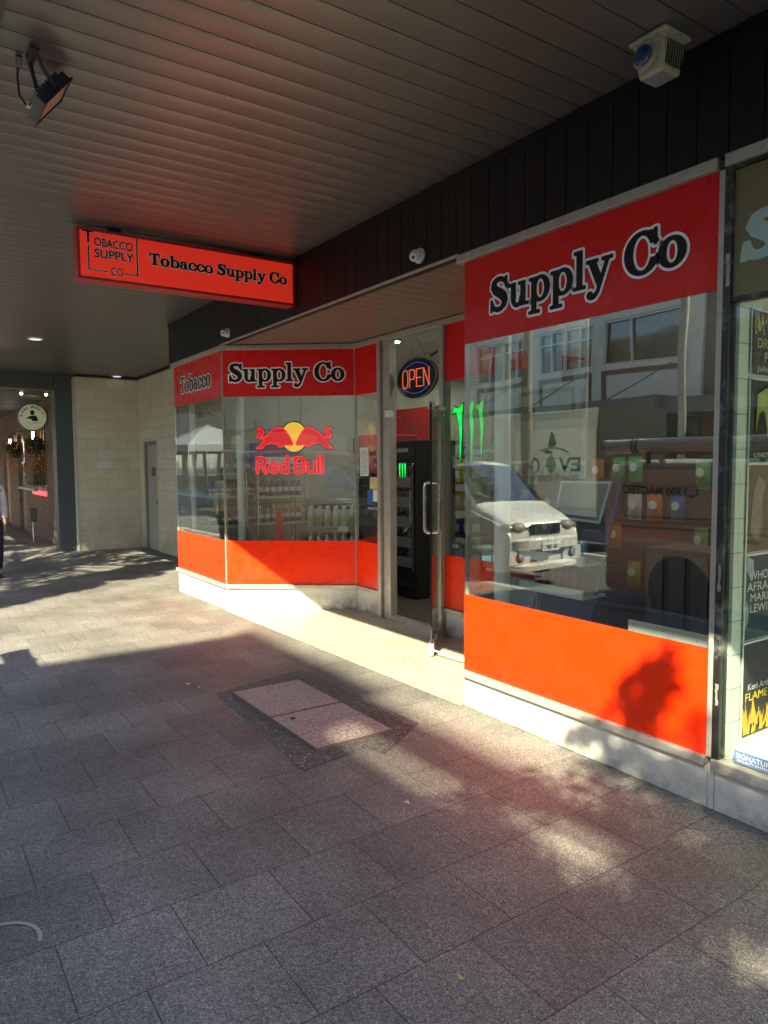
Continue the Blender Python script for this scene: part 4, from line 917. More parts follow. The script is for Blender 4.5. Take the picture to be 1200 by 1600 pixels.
# stock shelves further inside the doorway
sh_ = shelfrack(-4.45,-3.4,3.0,3.4,(.3,.65,1.0,1.35,1.68), 1.95, -.04, 'black stock shelves deep inside the doorway')
rnd = random.Random(21)
for z, zn in ((.3,'lowest'),(.65,'second'),(1.0,'third'),(1.35,'fourth'),(1.68,'top')):
    for i in range(5):
        cN = rnd.choice(['yellow','blue','red','white','orange','green']); carton(-4.32+i*.2, 3.16, z, .15, .2, rnd.uniform(.14,.24), CM[cN], f'{cN} carton on the {zn} stock shelf in the doorway, {ORD[i]} from the left' , 'stock cartons in the doorway')
bc = thing('basket', 'dark shopping basket on the floor beneath the stock shelves', 'basket', (-3.0,2.4,-.03))
mb = MB(); mb.box(-3.2,2.45,-.03,-2.85,2.75,.0)
for k in range(8): mb.box(-3.2+k*.05,2.45,0,-3.185+k*.05,2.465,.28)
mb.box(-3.21,2.44,.28,-2.84,2.76,.30); mb.build('body', M['aluD'], bc)

# notices on the glass left of the door
nt_ = thing('window_notice', 'tall white printed notice taped inside the pane left of the door', 'notice', (-3.05,1.19,1.6))
frQ = Frame((0,1.18,0), (1,0,0), (0,-1,0))
MB().box(-3.12,1.1765,1.47,-2.955,1.178,1.78).build('sheet', M['paper'], nt_)
mb = MB()
for k in range(12): mb.quad(*[frQ(a, 1.74-k*.022, .0045) for a in (-3.10,-2.98+.01*(k % 3))], *[frQ(a, 1.746-k*.022, .0045) for a in (-2.98+.01*(k % 3),-3.10)])
mb.build('print', M['grey'], nt_)
sg = thing('safety_stickers', 'cluster of yellow, white and black stickers on the pane beside the door post', 'stickers', (-2.82,1.18,1.4))
MB().box(-2.93,1.1775,1.33,-2.74,1.1785,1.46).build('sticker', mat('sticker_cream', (.55,.50,.25), .6), sg)
MB().box(-2.98,1.1775,1.16,-2.87,1.1785,1.32).build('sticker', CM['blue'], sg)
MB().box(-2.868,1.1775,1.20,-2.74,1.1785,1.325).build('sticker', M['paper'], sg)
MB().box(-2.98,1.1775,1.09,-2.74,1.1785,1.155).build('sticker', M['black'], sg)
txt('MONSTER', frQ, -2.97, 1.105, .045, M['white'], sg, d=.0035, width=.21)
mb = MB().quad(frQ(-2.91,1.35,.0035), frQ(-2.85,1.35,.0035), frQ(-2.88,1.40,.0035)); mb.build('warning_triangle', yel, sg)
# paper taped high in the right bay
tp = thing('window_paper', 'blank pale blue sheet taped high inside the right bay window', 'paper', (.67,.02,2.2))
MB().box(.545,.016,2.03,.80,.018,2.335).build('sheet', mat('pale_blue_paper', (.36,.43,.48), .5, coat=.4, var=.05), tp)
# display stand with framed screen, cans
ds = thing('display_stand', 'blue framed leaning display stand with a blank white bordered panel in the right bay', 'display stand', (.5,.5,.17))
bl = mat('blue_lacquer', (.10,.10,.26), .35, coat=.5)
def yb(z): return .34+(z-.17)*.16
mb = MB()
for (xa, xb) in ((.20,.33),(.66,.80)):
    mb.tube([(xa,yb(.2)-.04,.17),(xb,yb(1.5),1.52)], .012, 6)
mb.build('side_rail', bl, ds)
MB().quad((.22,yb(.2),.2),(.68,yb(.2),.2),(.79,yb(1.5)+.01,1.5),(.34,yb(1.5)+.01,1.5)).build('back_panel', mat('panel_violet', (.09,.065,.10), .5), ds)
sc_ = MB(); sc_.prism([(.30,.53,1.24),(.675,.53,1.225),(.745,.545,1.485),(.35,.545,1.485)], (0,0,0), (0,-.02,0)); so_ = sc_.build('panel_border', M['white'], ds)
mb = MB(); mb.quad((.318,.509,1.255),(.663,.509,1.242),(.727,.521,1.47),(.362,.521,1.47)); mb.build('panel_face', mat('blank_screen', (.14,.19,.25), .12, coat=1), so_)
for z, nm_ in ((1.0,''),(.80,'')):
    MB().box(.22,.30,z-.015,.74,.5,z).box(.22,.28,z-.015,.74,.30,z+.04).build('shelf', M['white'], ds)
MB().box(.20,.275,.58,.74,.285,.66).build('shelf_edge', bl, ds)
gcan = 'cans on the display stand'
def mkcan(lab, m): 
    c = thing('drink_can', lab, 'can', (0,0,0), gcan)
    MB().lathe([(.024,0),(.027,.006),(.027,.118),(.023,.13)], (0,0,0), seg=16).build('can_body', m, c, smooth=True)
    MB().lathe([(.023,.13),(.021,.129),(.004,.128)], (0,0,0), seg=16).build('lid', M['chrome'], c)
    return c
canA = mkcan('x', mat('can_silverblue', (.35,.45,.55), .3, .6, var=.5, scale=40)); canB = mkcan('x', mat('can_dark', (.20,.06,.09), .35, .3, var=.6, scale=40)); canC = mkcan('x', mat('can_violet', (.28,.24,.42), .3, .4, var=.6, scale=40))
firsts = set()
def putcan(c, x, y, z, lab):
    if c.name not in firsts: firsts.add(c.name); c.location = (x,y,z); c['label'] = lab
    else: dup(c, (x,y,z), 0, lab, gcan)
for i in range(8): putcan(canA if i > 2 else canC, .27+i*.058, .36, 1.0, ('violet' if i <= 2 else 'silver blue')+f' can in the upper row of the display stand, {["leftmost","second","third","fourth","fifth","sixth","seventh","rightmost"][i]}')
for i in range(6): putcan(canB, .33+i*.06, .35, .80, f'dark red can in the lower row of the display stand, {["leftmost","second","third","fourth","fifth","rightmost"][i]}')
carton(.12,.52,.17, .30,.25,.66, CM['white'], 'white carton with a red top standing beside the pole in the right bay', 'cartons in the right bay', tray=M['paper'])
rb_ = thing('red_box_lid', 'red carton resting on the white carton beside the pole', 'carton', (.12,.52,.83), 'cartons in the right bay'); MB().box(-.03,.395,.832,.27,.645,.95).build('box', CM['red'], rb_, bevel=.004); MB().box(0,.393,.87,.24,.395,.885).build('stripe', M['white'], rb_)
# snack strips, hooks wall
hw = thing('snack_wall', 'brown slatted wall hung with snack bags inside the right bay', 'display wall', (.2,1.75,.2))
MB().box(-1.40,1.805,-.03,1.715,1.83,3.0).build('added_partition', mat('added_partition_dark', (.05,.047,.043), .7), hw)  # added so the reflections stand out against a dark interior
mb = MB().box(-1.35,1.75,-.03,1.70,1.80,1.72)
for k in range(12): mb.box(-1.35,1.735,.2+k*.125,1.70,1.75,.28+k*.125)
mb.build('slats', mat('slat_brown', (.075,.042,.034), .5), hw)
rnd = random.Random(4)
bagp = {}
gb = 'snack bags hanging in the right bay'
rows = ((1.52,'top'),(1.26,'upper'),(1.0,'middle'),(.72,'lower'))
ORD2 = ORD+('ninth','tenth','eleventh','twelfth','thirteenth','fourteenth','fifteenth','sixteenth')
for z, zn in rows:
    for i in range(16):
        if (i*7+int(z*10)*3) % 5 in (1, 3) or (zn in ('middle','lower') and (i+int(z*10)) % 2): continue
        cN = rnd.choice(['orange','lilac','gold','red','green','pink','brown','white','blue'])
        lab = f'{cN} snack bag hanging in the {zn} row, {ORD2[i]} from the left'
        x = -1.2+i*.18+rnd.uniform(-.02,.02)
        if cN not in bagp:
            b = thing('snack_bag', lab, 'packet', (0,0,0), gb); mb = MB()
            n0 = 6
            V = []
            for a in range(n0+1):
                for c_ in range(n0+1):
                    u_, v_ = a/n0, c_/n0; V.append((-.06+.12*u_, -.035*math.sin(math.pi*u_)**.6*math.sin(math.pi*v_)**.6, -.09+.18*v_))
            mb.v = V; mb.f = [(a*(n0+1)+c_, (a+1)*(n0+1)+c_, (a+1)*(n0+1)+c_+1, a*(n0+1)+c_+1) for a in range(n0) for c_ in range(n0)]
            mb.build('bag', CM[cN], b, smooth=True); MB().box(-.056,-.003,.09,.056,.001,.10).box(-.056,-.003,-.10,.056,.001,-.09).build('seal', CM[cN], b)
            MB().lathe([(.034,.036),(.030,.038)], (0,0,.015), (0,-1,0), 10).build('print', M['paper'], b)
            bagp[cN] = b; b.location = (x,1.70,z+rnd.uniform(-.02,.03))
        else: dup(bagp[cN], (x,1.70,z+rnd.uniform(-.02,.03)), rnd.uniform(-.2,.2), lab, gb)
# dark slatted cabinet and pale board low at the right end of the bay
cb_ = thing('slatted_cabinet', 'dark cabinet with vertical slats low at the right end of the bay window', 'cabinet', (1.2,.7,.2))
mb = MB().box(.92,.62,.17,1.50,.95,1.10); mb.build('carcass', mat('cabinet_violet', (.07,.05,.06), .5), cb_, bevel=.004)
mb = MB()
for k in range(4): mb.box(.95+k*.14,.605,.2,1.05+k*.14,.62,1.06)
mb.build('slat', mat('cabinet_slat', (.10,.085,.09), .4, coat=.3), cb_)
bd = thing('pale_board', 'pale grey screwed board just behind the glass at the right end of the bay', 'board', (1.45,.08,.3))
MB().box(1.235,.05,.25,1.70,.065,.79).build('board', mat('pale_grey', (.42,.44,.44), .4), bd, bevel=.002)
mb = MB()
for a, b in ((1.27,.765),(1.44,.768),(1.62,.755),(1.65,.72),(1.26,.71)): mb.lathe([(.005,0),(.004,.003)], (a,.05,b), (0,-1,0), 8)
mb.build('screw', M['chrome'], bd)
# rope stay of the door
rp_ = thing('door_rope', 'thin white twisted cord tying the open door back to the bay', 'cord', (-.6,.6,.03)); MB().tube([(-1.10,.585,.05),(-.8,.62,.035),(-.45,.7,.05),(-.01,.78,.10)], .006, 6).build('cord', M['white'], rp_)
# corner vinyl patch beneath the awning etc: litter and leaves on the pavement
rnd = random.Random(8)
lv = M['paper']; lfm = mat('dry_leaf', (.42,.33,.16), .7, var=.3)
gll = 'dry leaves lying on the pavement'
def leaf(x, y, s, m, lab, nm='dry_leaf', cat='leaf'):
    a = rnd.random()*6; mb = MB(); pts = []
    for k in range(9):
        t = 2*math.pi*k/9; r_ = s*(.5+.5*abs(math.cos(t)))*(1 if k % 2 else .75); pts.append((x+math.cos(t+a)*r_, y+math.sin(t+a)*r_*.6, g(x)+.006+.35*s*(math.sin(t*2)*.5+.5)))
    c = (x, y, g(x)+.006+s*.3)
    for k in range(9): mb.quad(pts[k], pts[(k+1) % 9], c)
    o = mb.build(nm, m); tag(o, lab, cat, gll if nm == 'dry_leaf' else None)
leaf(.90,-1.125,.028,mat('pale_petal', (.6,.42,.38), .6),'pale pink leaf on the pavement between the cover and the camera')
leaf(1.92,-1.66,.02,lfm,'small curled brown leaf on the reddish pavers near the bottom right of centre')
leaf(-1.55,-1.34,.035,lfm,'star shaped dry leaf on the pavers left of the inspection cover'); leaf(-1.43,-1.30,.028,lfm,'smaller dry leaf beside the star shaped one')
for k in range(6): leaf(.10+k*.03, -1.28+rnd.uniform(-.06,.05), .014, lfm, f'tiny dry leaf crumb by the near corner of the cover, {ORD[k]} from the left')
mb = MB(); n = 16
for k in range(n):
    a0 = R(70)+R(115)*k/n; a1 = R(70)+R(115)*(k+1)/n; c = (.935,-2.835)
    mb.quad(*[(c[0]+math.cos(a)*r_, c[1]+math.sin(a)*r_, .004) for a, r_ in ((a0,.125),(a1,.125),(a1,.138),(a0,.138))])
o = mb.build('chalk_mark', mat('chalk', (.34,.32,.24), .9)); o['kind'] = 'structure'

# ================================================================ painted block wall with service door
bw = thing('block_wall', 'cream painted concrete block wall with a service door beyond the shop', 'wall', (-11,1.2,-.15))
MB().box(-12.20,-.02,-.4,-12.0,1.25,3.40).build('end_wall', M['block'], bw)
mb = MB(); mb.box(-12.0,1.25,-.4,-11.74,1.45,3.4).box(-10.82,1.25,-.4,-5.98,1.45,3.4).box(-11.74,1.25,2.10,-10.82,1.45,3.4); mb.build('rear_wall', M['block2'], bw)
MB().box(-12.2,-.035,-.4,-12.0,-.0205,3.38).box(-12.03,-.035,-.4,-11.985,-.005,3.38).build('corner_strip', M['plinth'], bw, bevel=.004)
dd_ = MB().box(-11.66,1.30,-.16,-10.88,1.34,2.02).build('service_door', mat('grey_door', (.40,.40,.38), .5, var=.05), bw, bevel=.004)
MB().box(-11.74,1.27,-.2,-11.66,1.36,2.10).box(-10.88,1.27,-.2,-10.82,1.36,2.10).box(-11.66,1.27,2.02,-10.88,1.36,2.10).build('door_frame', mat('weathered_frame', (.24,.22,.18), .8, dirt=(.3,.16,.08)), bw)
MB().box(-11.36,1.296,1.38,-11.1,1.30,1.56).build('warning_sign', mat('faded_red', (.33,.07,.05), .6), dd_)
MB().lathe([(.02,0),(.018,.04)], (-10.95,1.30,.85), (0,-1,0), 12).build('lock', M['aluD'], dd_)
mb = MB(); mb.quad((-11.995,.39,1.56),(-11.995,.52,1.54),(-11.995,.64,1.55),(-11.995,.66,1.64),(-11.995,.62,1.72),(-11.995,.48,1.73),(-11.995,.40,1.66)); mb.build('paint_patch', M['white'], bw)

# ================================================================ pub beyond
pub = thing('brick_pub', 'old brick pub with timber windows under the lower canopy at the far left', 'pub', (-16,0,-.2))
MB().box(-12.62,-.36,-.45,-12.19,.02,3.62).box(-12.66,-6,3.14,-12.19,-.37,3.62).build('portal_frame', M['bluegrey'], pub, bevel=.005)
MB().box(-14.0,-.05,-.5,-12.64,.1,3.2).build('dark_panel', M['dark'], pub)
MB().box(-13.98,-.10,-.45,-12.66,-.055,-.1).build('skirting', M['grey'], pub)
mb = MB().box(-15.0,-.12,-.5,-14.02,.2,3.2); mb.box(-17.2,-.10,-.5,-15.0,.2,1.02).box(-17.2,-.06,2.72,-15.0,.2,3.2).box(-18.6,-.10,-.5,-17.2,.2,3.2).box(-19.9,-.10,2.5,-18.6,.2,3.2).box(-22.0,-.10,-.5,-19.9,.2,3.2).box(-26,-.1,-.5,-23.4,.2,3.2).box(-23.4,-.1,2.4,-22,.2,3.2).box(-40,-.1,-.5,-26,.2,3.4)
mb.build('brick_wall', M['brick'], pub)
MB().box(-14.06,-.13,-.5,-14.0,.2,3.2).build('brick_pier_end', M['brickx'], pub)
w_ = MB()
for xx in (-17.2,-16.7,-16.2,-15.75,-15.35,-15.04): w_.box(xx,-.04,1.12,xx+.06,.06,2.72)
w_.box(-17.2,-.04,2.62,-15.0,.06,2.72)
wf = w_.build('window', M['timber'], pub, bevel=.004)
MB().box(-17.14,.02,1.12,-15.04,.03,2.62).build('pane', M['carglass'], wf)
MB().box(-17.25,-.26,1.02,-14.98,.02,1.10).build('window_sill', M['plinth'], wf)
MB().box(-17.2,-.125,.88,-15.1,-.101,.99).build('neon_strip', mat('pink_strip', (.6,.06,.07), .4, emit=.5, ecol=(1,.05,.07)), wf)
MB().box(-17.9,-.36,1.0,-15.3,-.27,1.06).build('drink_rail', M['alu'], pub)
dr_ = MB().box(-19.85,-.02,-.35,-18.65,.06,2.5).build('pub_door', mat('oak', (.20,.14,.07), .5, var=.25, scale=9), pub, bevel=.01)
MB().box(-19.0,-.08,1.25,-18.94,-.03,1.72).box(-19.3,-.08,1.68,-19.0,-.03,1.72).build('handle', M['steel'], dr_)
MB().box(-19.6,-.025,1.3,-18.9,-.02,2.3).build('pane', M['carglass'], dr_)
dr2 = MB().box(-23.3,-.02,-.35,-22.05,.06,2.4).build('pub_door', mat('orange_timber', (.40,.19,.05), .5, var=.25), pub, bevel=.01)
MB().box(-40,-4,3.2,-12.67,.05,3.26).build('pub_soffit', M['bluegrey'], pub)
mb = MB()
for k in range(60): mb.box(-40,-3.9+k*.065,3.194,-12.67,-3.89+k*.065,3.199)
mb.build('soffit_groove', M['dark'], pub)
MB().box(-40,-4.2,3.15,-12.67,-4.02,3.7).build('pub_canopy_edge', M['grey'], pub)
MB().box(-40,.25,3.3,-12.25,.5,9).build('pub_upper_wall', M['brick'], pub)
MB().box(-12.25,1.46,3.3,-5.98,1.6,9).build('rear_upper_wall', M['plinth'], bw)
MB().box(-12.0,1.21,3.40,-5.98,1.249,3.449).box(-12.2,-.02,3.401,-11.96,1.21,3.449).build('shadow_gap_strip', M['black'], bw)
# round beer sign
rs = thing('round_sign', 'round cream pub sign with black lettering projecting from the brick pub', 'sign', (-14.6,-.43,2.72))
ctr = (-14.6,-.43,2.72); nv = Vector((.98,-.18,0)).normalized()
MB().lathe([(.30,-.05),(.315,-.04),(.315,.04),(.30,.05)], ctr, nv, 40).build('rim', M['aluD'], rs, smooth=True)
MB().lathe([(.288,.05),(.286,.054)], ctr, nv, 40).build('face', mat('sign_cream', (.60,.62,.40), .5, emit=.03, ecol=(.9,.95,.6), var=.05), rs)
frM = Frame(ctr, Vector((0,0,1)).cross(nv), nv)
for i, c in enumerate('BIRRA MORETTI'):
    a = R(180)-R(180)*(i+.5)/13; rr_ = .225
    f2_ = Frame(frM(math.cos(a)*rr_, math.sin(a)*rr_), frM.u*math.sin(a)-frM.v*math.cos(a), nv, frM.v*math.sin(a)+frM.u*math.cos(a))
    if c != ' ': txt(c, f2_, 0, -.02, .075, M['ink'], rs, 'lettering', d=.058, align='CENTER', bold=.002)
pm_ = lambda x, y: U(d_ell(x,y,0,.09,.042,.045), d_box(x,y,-.06,.115,.06,.128), d_ell(x,y,0,.135,.035,.025), d_poly(x,y,[(-.02,.03),(.07,.04),(.11,-.04),(.11,-.09),(0,-.09),(-.02,-.05),(-.09,-.03),(-.13,-.05),(-.12,-.02),(-.06,.02)]))
mb = MB(); add_polys(mb, sdf_mesh(pm_, 0, -.16, -.12, .16, .2, .008), frM, 0, 0, 1, 1, .057); mb.build('emblem', M['ink'], rs)
txt("L'AUTENTICA", frM, -.14, -.15, .05, M['aluD'], rs, d=.057, width=.28)
MB().tube([(-14.6,-.12,2.9),(-14.6,-.35,2.9)], .012, 8).tube([(-14.6,-.12,2.6),(-14.6,-.2,2.6)], .01, 6).build('arm', M['black'], rs)
# festoon lights
fs = thing('festoon_lights', 'string of glowing bulbs sagging under the lower canopy', 'string lights', (-13.4,-.6,3.15))
pts = [(-13.4,-1.9+1.85*k/12,3.24-.05*math.sin(math.pi*((k % 4)/4))) for k in range(13)]
MB().tube(pts, .006, 5).build('cable', M['black'], fs)
for y in (-1.35,-.80,-.32):
    s1 = MB().tube([(-13.4,y,3.21),(-13.4,y,3.165)], .020, 8).build('socket', M['black'], fs); MB().ball((-13.4,y,3.14), .030, 10, 8).build('bulb', M['bulb'], s1, smooth=True)
lsp = thing('outdoor_speaker', 'small pale grey speaker mounted at the top of the pub corner', 'speaker', (-12.9,-.16,3.0)); MB().box(-12.96,-.26,2.93,-12.80,-.12,3.12).build('cabinet', M['alu'], lsp, bevel=.02); MB().tube([(-12.9,-.2,3.0),(-13.0,-.05,3.05)], .012, 6).tube([(-12.88,-.2,3.12),(-12.9,-.4,3.14)], .02, 6).build('bracket', M['aluD'], lsp)
def lantern(x, y, z, lab):
    l = thing('wall_lantern', lab, 'lantern', (x,y,z), 'lanterns on the pub wall')
    MB().box(x-.08,y-.08,z-.02,x+.08,y+.08,z).box(x-.07,y-.07,z+.24,x+.07,y+.07,z+.27).tube([(x,y,z+.27),(x,y+.02,z+.36),(x,.0,z+.36)], .012, 6).build('lantern_frame', M['black'], l)
    MB().tube([(x,y,z+.02),(x,y,z+.2)], .03, 8).build('glow', M['lamp'], l)
lantern(-16.1,-.22,2.25,'glowing lantern right of the pub window'); lantern(-20.3,-.24,2.2,'glowing lantern left of the pub door')
def hanging(x, y, z, lab, s=1.):
    h = thing('hanging_basket', lab, 'flower basket', (x,y,z), 'orange flower baskets on the pub')
    mb = MB(); r_ = random.Random(int(-x*7)); lfc = mat('basket_foliage', (.05,.065,.025), .8, var=.5)
    for k in range(240):
        d_ = Vector((r_.gauss(0,1),r_.gauss(0,1),r_.gauss(0,1))).normalized(); q = Vector((x,y-.03,z+.1*s))+Vector((d_.x,d_.y*.7,d_.z*.8))*.22*s*r_.random()**.4; e_ = d_.orthogonal().normalized(); mb.quad(q, q+d_*.05+e_*.025, q+d_*.09, q+d_*.05-e_*.025)
    mb.build('foliage', lfc, h, kind='stuff'); MB().lathe([(.03,-.08),(.13*s,-.04),(.16*s,.06)], (x,y,z+.06*s), seg=14).tube([(x,y,z+.1),(x,y,z+.6),(x,.0,z+.62)], .008, 5).build('basket', M['dark'], h)
    mb = MB(); r_ = random.Random(int(-x*10))
    for k in range(110):
        a = r_.random()*6.28; rr_ = .2*s*r_.random()**.4; zz = z+.22*s-r_.random()**1.0*.75*s; q = Vector((x+math.cos(a)*rr_*.8, y+math.sin(a)*rr_-.03, zz)); d_ = Vector((r_.uniform(-1,1),r_.uniform(-1,1),r_.uniform(-1,1))).normalized(); e_ = d_.orthogonal().normalized()
        mb.quad(q, q+d_*.05*s+e_*.015, q+d_*.08*s, q+d_*.05*s-e_*.015)
    mb.build('flowers', M['orange'], h, kind='stuff')
hanging(-15.0,-.32,1.98,'orange flowers trailing beside the pub window'); hanging(-18.35,-.34,1.95,'orange flowers trailing beside the pub door'); hanging(-24.0,-.45,1.85,'orange flowers furthest along the pub wall', 1.3)
ab = thing('ash_bin', 'grey ash bin on a thin pole beside the brick wall of the pub', 'ash bin', (-14.9,-.46,-.19))
MB().tube([(-14.9,-.46,-.19),(-14.9,-.46,.35)], .022, 10).lathe([(.10,0),(.10,.01)], (-14.9,-.46,-.19), seg=16).build('pole', M['steel'], ab)
MB().box(-14.97,-.54,.30,-14.83,-.38,.62).build('bin', M['grey'], ab, bevel=.015)
um = thing('folded_umbrella', 'grey cloth umbrella half folded beside the pub', 'umbrella', (-21,-1.1,-.25))
MB().tube([(-21,-.9,-.25),(-21,-.9,2.7)], .03, 8).build('pole', M['black'], um)
MB().lathe([(.42,1.75),(.36,2.0),(.22,2.4),(.05,2.75)], (-21,-.9,-.25), seg=10).build('canopy_cloth', mat('grey_cloth', (.14,.16,.17), .8), um)

# ================================================================ passer-by cut by the left edge
pr = thing('person', 'person with dark hair in a white top and navy trousers walking at the left edge', 'person', (-8.9,-1.86,-.11))
def skinned(nm, chain, edges, m, parent, sub=2):
    me = bpy.data.meshes.new(nm); off = WLD[parent.name]; me.from_pydata([tuple(Vector(c[:3])-off) for c in chain], edges, []); o = bpy.data.objects.new(nm, me); col.objects.link(o); o.parent = parent; WLD[o.name] = off.copy(); me.materials.append(m)
    s = o.modifiers.new('skin', 'SKIN'); s.use_smooth_shade = True
    for i, c in enumerate(chain): me.skin_vertices[0].data[i].radius = (c[3], c[4] if len(c) > 4 else c[3])
    me.skin_vertices[0].data[0].use_root = True
    b = o.modifiers.new('sub', 'SUBSURF'); b.levels = sub; b.render_levels = sub
    return o
px0, py0, zz0 = -8.9, -1.90, -.11
B = lambda x, y, z, r, r2=None: (px0+x, py0+y, zz0+z, r, r2 or r)
hw_ = mat('white_knit', (.62,.64,.66), .85, bump=.3); tro = mat('navy_trousers', (.015,.018,.035), .9); hair = mat('dark_hair', (.012,.012,.016), .6, bump=.6, bscale=120)
ch = [B(0,0,.93,.12,.09), B(0,0,1.10,.11,.085), B(.02,0,1.28,.13,.09), B(.03,0,1.41,.055), B(.05,0,1.48,.05), B(.06,0,1.58,.082,.09), B(.06,0,1.66,.07),
      B(.02,.15,1.36,.05), B(-.04,.19,1.10,.038), B(.06,.20,.86,.028), B(.02,-.15,1.36,.05), B(.04,-.2,1.10,.038), B(-.06,-.2,.86,.028),
      B(0,.08,.86,.085), B(.12,.09,.48,.058), B(.02,.09,.10,.038), B(0,-.08,.86,.085), B(-.10,-.09,.48,.058), B(-.28,-.09,.14,.038), B(.08,.20,.80,.03,.016), B(-.08,-.2,.80,.03,.016), B(.14,.09,.035,.035), B(-.2,-.09,.04,.035)]
skinned('body', ch, [(0,1),(1,2),(2,3),(3,4),(4,5),(5,6),(2,7),(7,8),(8,9),(9,19),(2,10),(10,11),(11,12),(12,20),(0,13),(13,14),(14,15),(15,21),(0,16),(16,17),(17,18),(18,22)], M['skin'], pr)
for s_y in (1, -1):
    hx_ = .08*s_y if s_y > 0 else -.08
    base = (.08 if s_y > 0 else -.08)
    for k, (ln, dx_) in enumerate(((.075,-.028),(.085,-.010),(.08,.008),(.062,.025))):
        skinned('finger', [B(base+dx_,.20*s_y,.79,.009), B(base+dx_+.006,.198*s_y,.79-ln*.5,.008), B(base+dx_+.016,.19*s_y,.79-ln,.0065)], [(0,1),(1,2)], M['skin'], pr, 1)
    skinned('thumb', [B(base+.02,.195*s_y,.83,.011), B(base+.05,.185*s_y,.79,.0095), B(base+.06,.18*s_y,.76,.008)], [(0,1),(1,2)], M['skin'], pr, 1)
skinned('top', [B(0,0,.92,.15,.115), B(0,0,1.10,.135,.105), B(.02,0,1.30,.15,.11), B(.03,0,1.42,.075), B(.02,.16,1.37,.07), B(-.04,.20,1.10,.055), B(.05,.20,.90,.042), B(.02,-.16,1.37,.07), B(.04,-.21,1.10,.055), B(-.05,-.2,.90,.042)], [(0,1),(1,2),(2,3),(2,4),(4,5),(5,6),(2,7),(7,8),(8,9)], hw_, pr)
skinned('trousers', [B(0,0,.95,.13,.11), B(0,.08,.84,.105), B(.12,.09,.48,.078), B(.03,.09,.12,.062), B(0,-.08,.84,.105), B(-.10,-.09,.48,.078), B(-.27,-.09,.16,.062)], [(0,1),(1,2),(2,3),(0,4),(4,5),(5,6)], tro, pr)
skinned('hair', [B(.03,0,1.66,.098), B(0,0,1.60,.10), B(-.05,0,1.48,.085,.05), B(-.06,0,1.34,.07,.03)], [(0,1),(1,2),(2,3)], hair, pr)
for s_y in (1, -1):
    fx = .10 if s_y > 0 else -.24
    skinned('shoe', [B(fx-.06,.09*s_y,.045,.04), B(fx+.04,.09*s_y,.04,.042,.036), B(fx+.15,.09*s_y,.03,.034,.026)], [(0,1),(1,2)], M['rubber'], pr)
MB().ball((px0+.145,py0+.03,zz0+1.60), .011).ball((px0+.145,py0-.03,zz0+1.60), .011).build('eye', M['black'], pr)
MB().ball((px0+.155,py0,zz0+1.57), .015, sc=(1,.8,1.3)).build('nose', M['skin'], pr); MB().ball((px0+.143,py0,zz0+1.53), .016, sc=(.5,1.3,.4)).build('mouth', mat('lips', (.3,.1,.09), .5), pr)
MB().ball((px0+.05,py0+.088,zz0+1.58), .022, sc=(.8,.5,1.3)).ball((px0+.05,py0-.088,zz0+1.58), .022, sc=(.8,.5,1.3)).build('ear', M['skin'], pr)

# ================================================================ across the footpath: vehicles (seen mirrored in the glass)
def wheel(x, y, z, r, parent, side=1):
    t_ = MB().lathe([(r*.62,-.09),(r*.97,-.085),(r,-.06),(r,.06),(r*.97,.085),(r*.62,.09)], (x,y,z), (0,1,0), 28).build('wheel', M['tyre'], parent, smooth=True)
    mb = MB().lathe([(r*.60,.03),(r*.62,.088),(r*.55,.07),(r*.12,.075),(r*.10,.09)], (x,y,z), (0,side,0), 24)
    mb.build('rim', M['chrome'], t_, smooth=True)
    mb = MB()
    for k in range(7):
        a = 2*math.pi*k/7; c = Vector((x+math.cos(a)*r*.36, y+side*.075, z+math.sin(a)*r*.36)); mb.lathe([(r*.09,0),(r*.09,.004)], c, (0,side,0), 10)
    mb.build('rim_opening', M['rubber'], t_)
def bodyshell(sections, m, name, parent, smooth=True):
    """sections: list of (x, [(y,z)...]) with equal counts"""
    mb = MB(); n = len(sections[0][1])
    for x, pr_ in sections: mb.v += [((x if not isinstance(x, tuple) else x[i]), y, z) for i, (y, z) in enumerate(pr_)]
    for i in range(len(sections)-1):
        for k in range(n-1): mb.f.append((i*n+k, i*n+k+1, (i+1)*n+k+1, (i+1)*n+k))
    mb.f.append(tuple(range(n))); e = (len(sections)-1)*n; mb.f.append(tuple(reversed(range(e, e+n))))
    return mb.build(name, m, parent, smooth=smooth)
gz_ = -.15
# ---- white van, nose towards +x, side at y=-3.9
def patch(P, n, target, m, name, parent, off=.006):   # glass patch laid on a curved body
    mb = MB(); A, B_, C_, D_ = [Vector(p) for p in P]
    for i in range(n+1):
        for j in range(n+1): mb.v.append(tuple((A*(1-i/n)+B_*(i/n))*(1-j/n)+(D_*(1-i/n)+C_*(i/n))*(j/n)))
    mb.f = [(i*(n+1)+j, (i+1)*(n+1)+j, (i+1)*(n+1)+j+1, i*(n+1)+j+1) for i in range(n) for j in range(n)]
    o = mb.build(name, m, parent, smooth=True); w_ = o.modifiers.new('wrap', 'SHRINKWRAP'); w_.target = target; w_.wrap_method = 'NEAREST_SURFACEPOINT'; w_.wrap_mode = 'ABOVE_SURFACE'; w_.offset = off
    return o
def soften(o, lv=2):
    s_ = o.modifiers.new('sub', 'SUBSURF'); s_.levels = lv; s_.render_levels = lv; return o
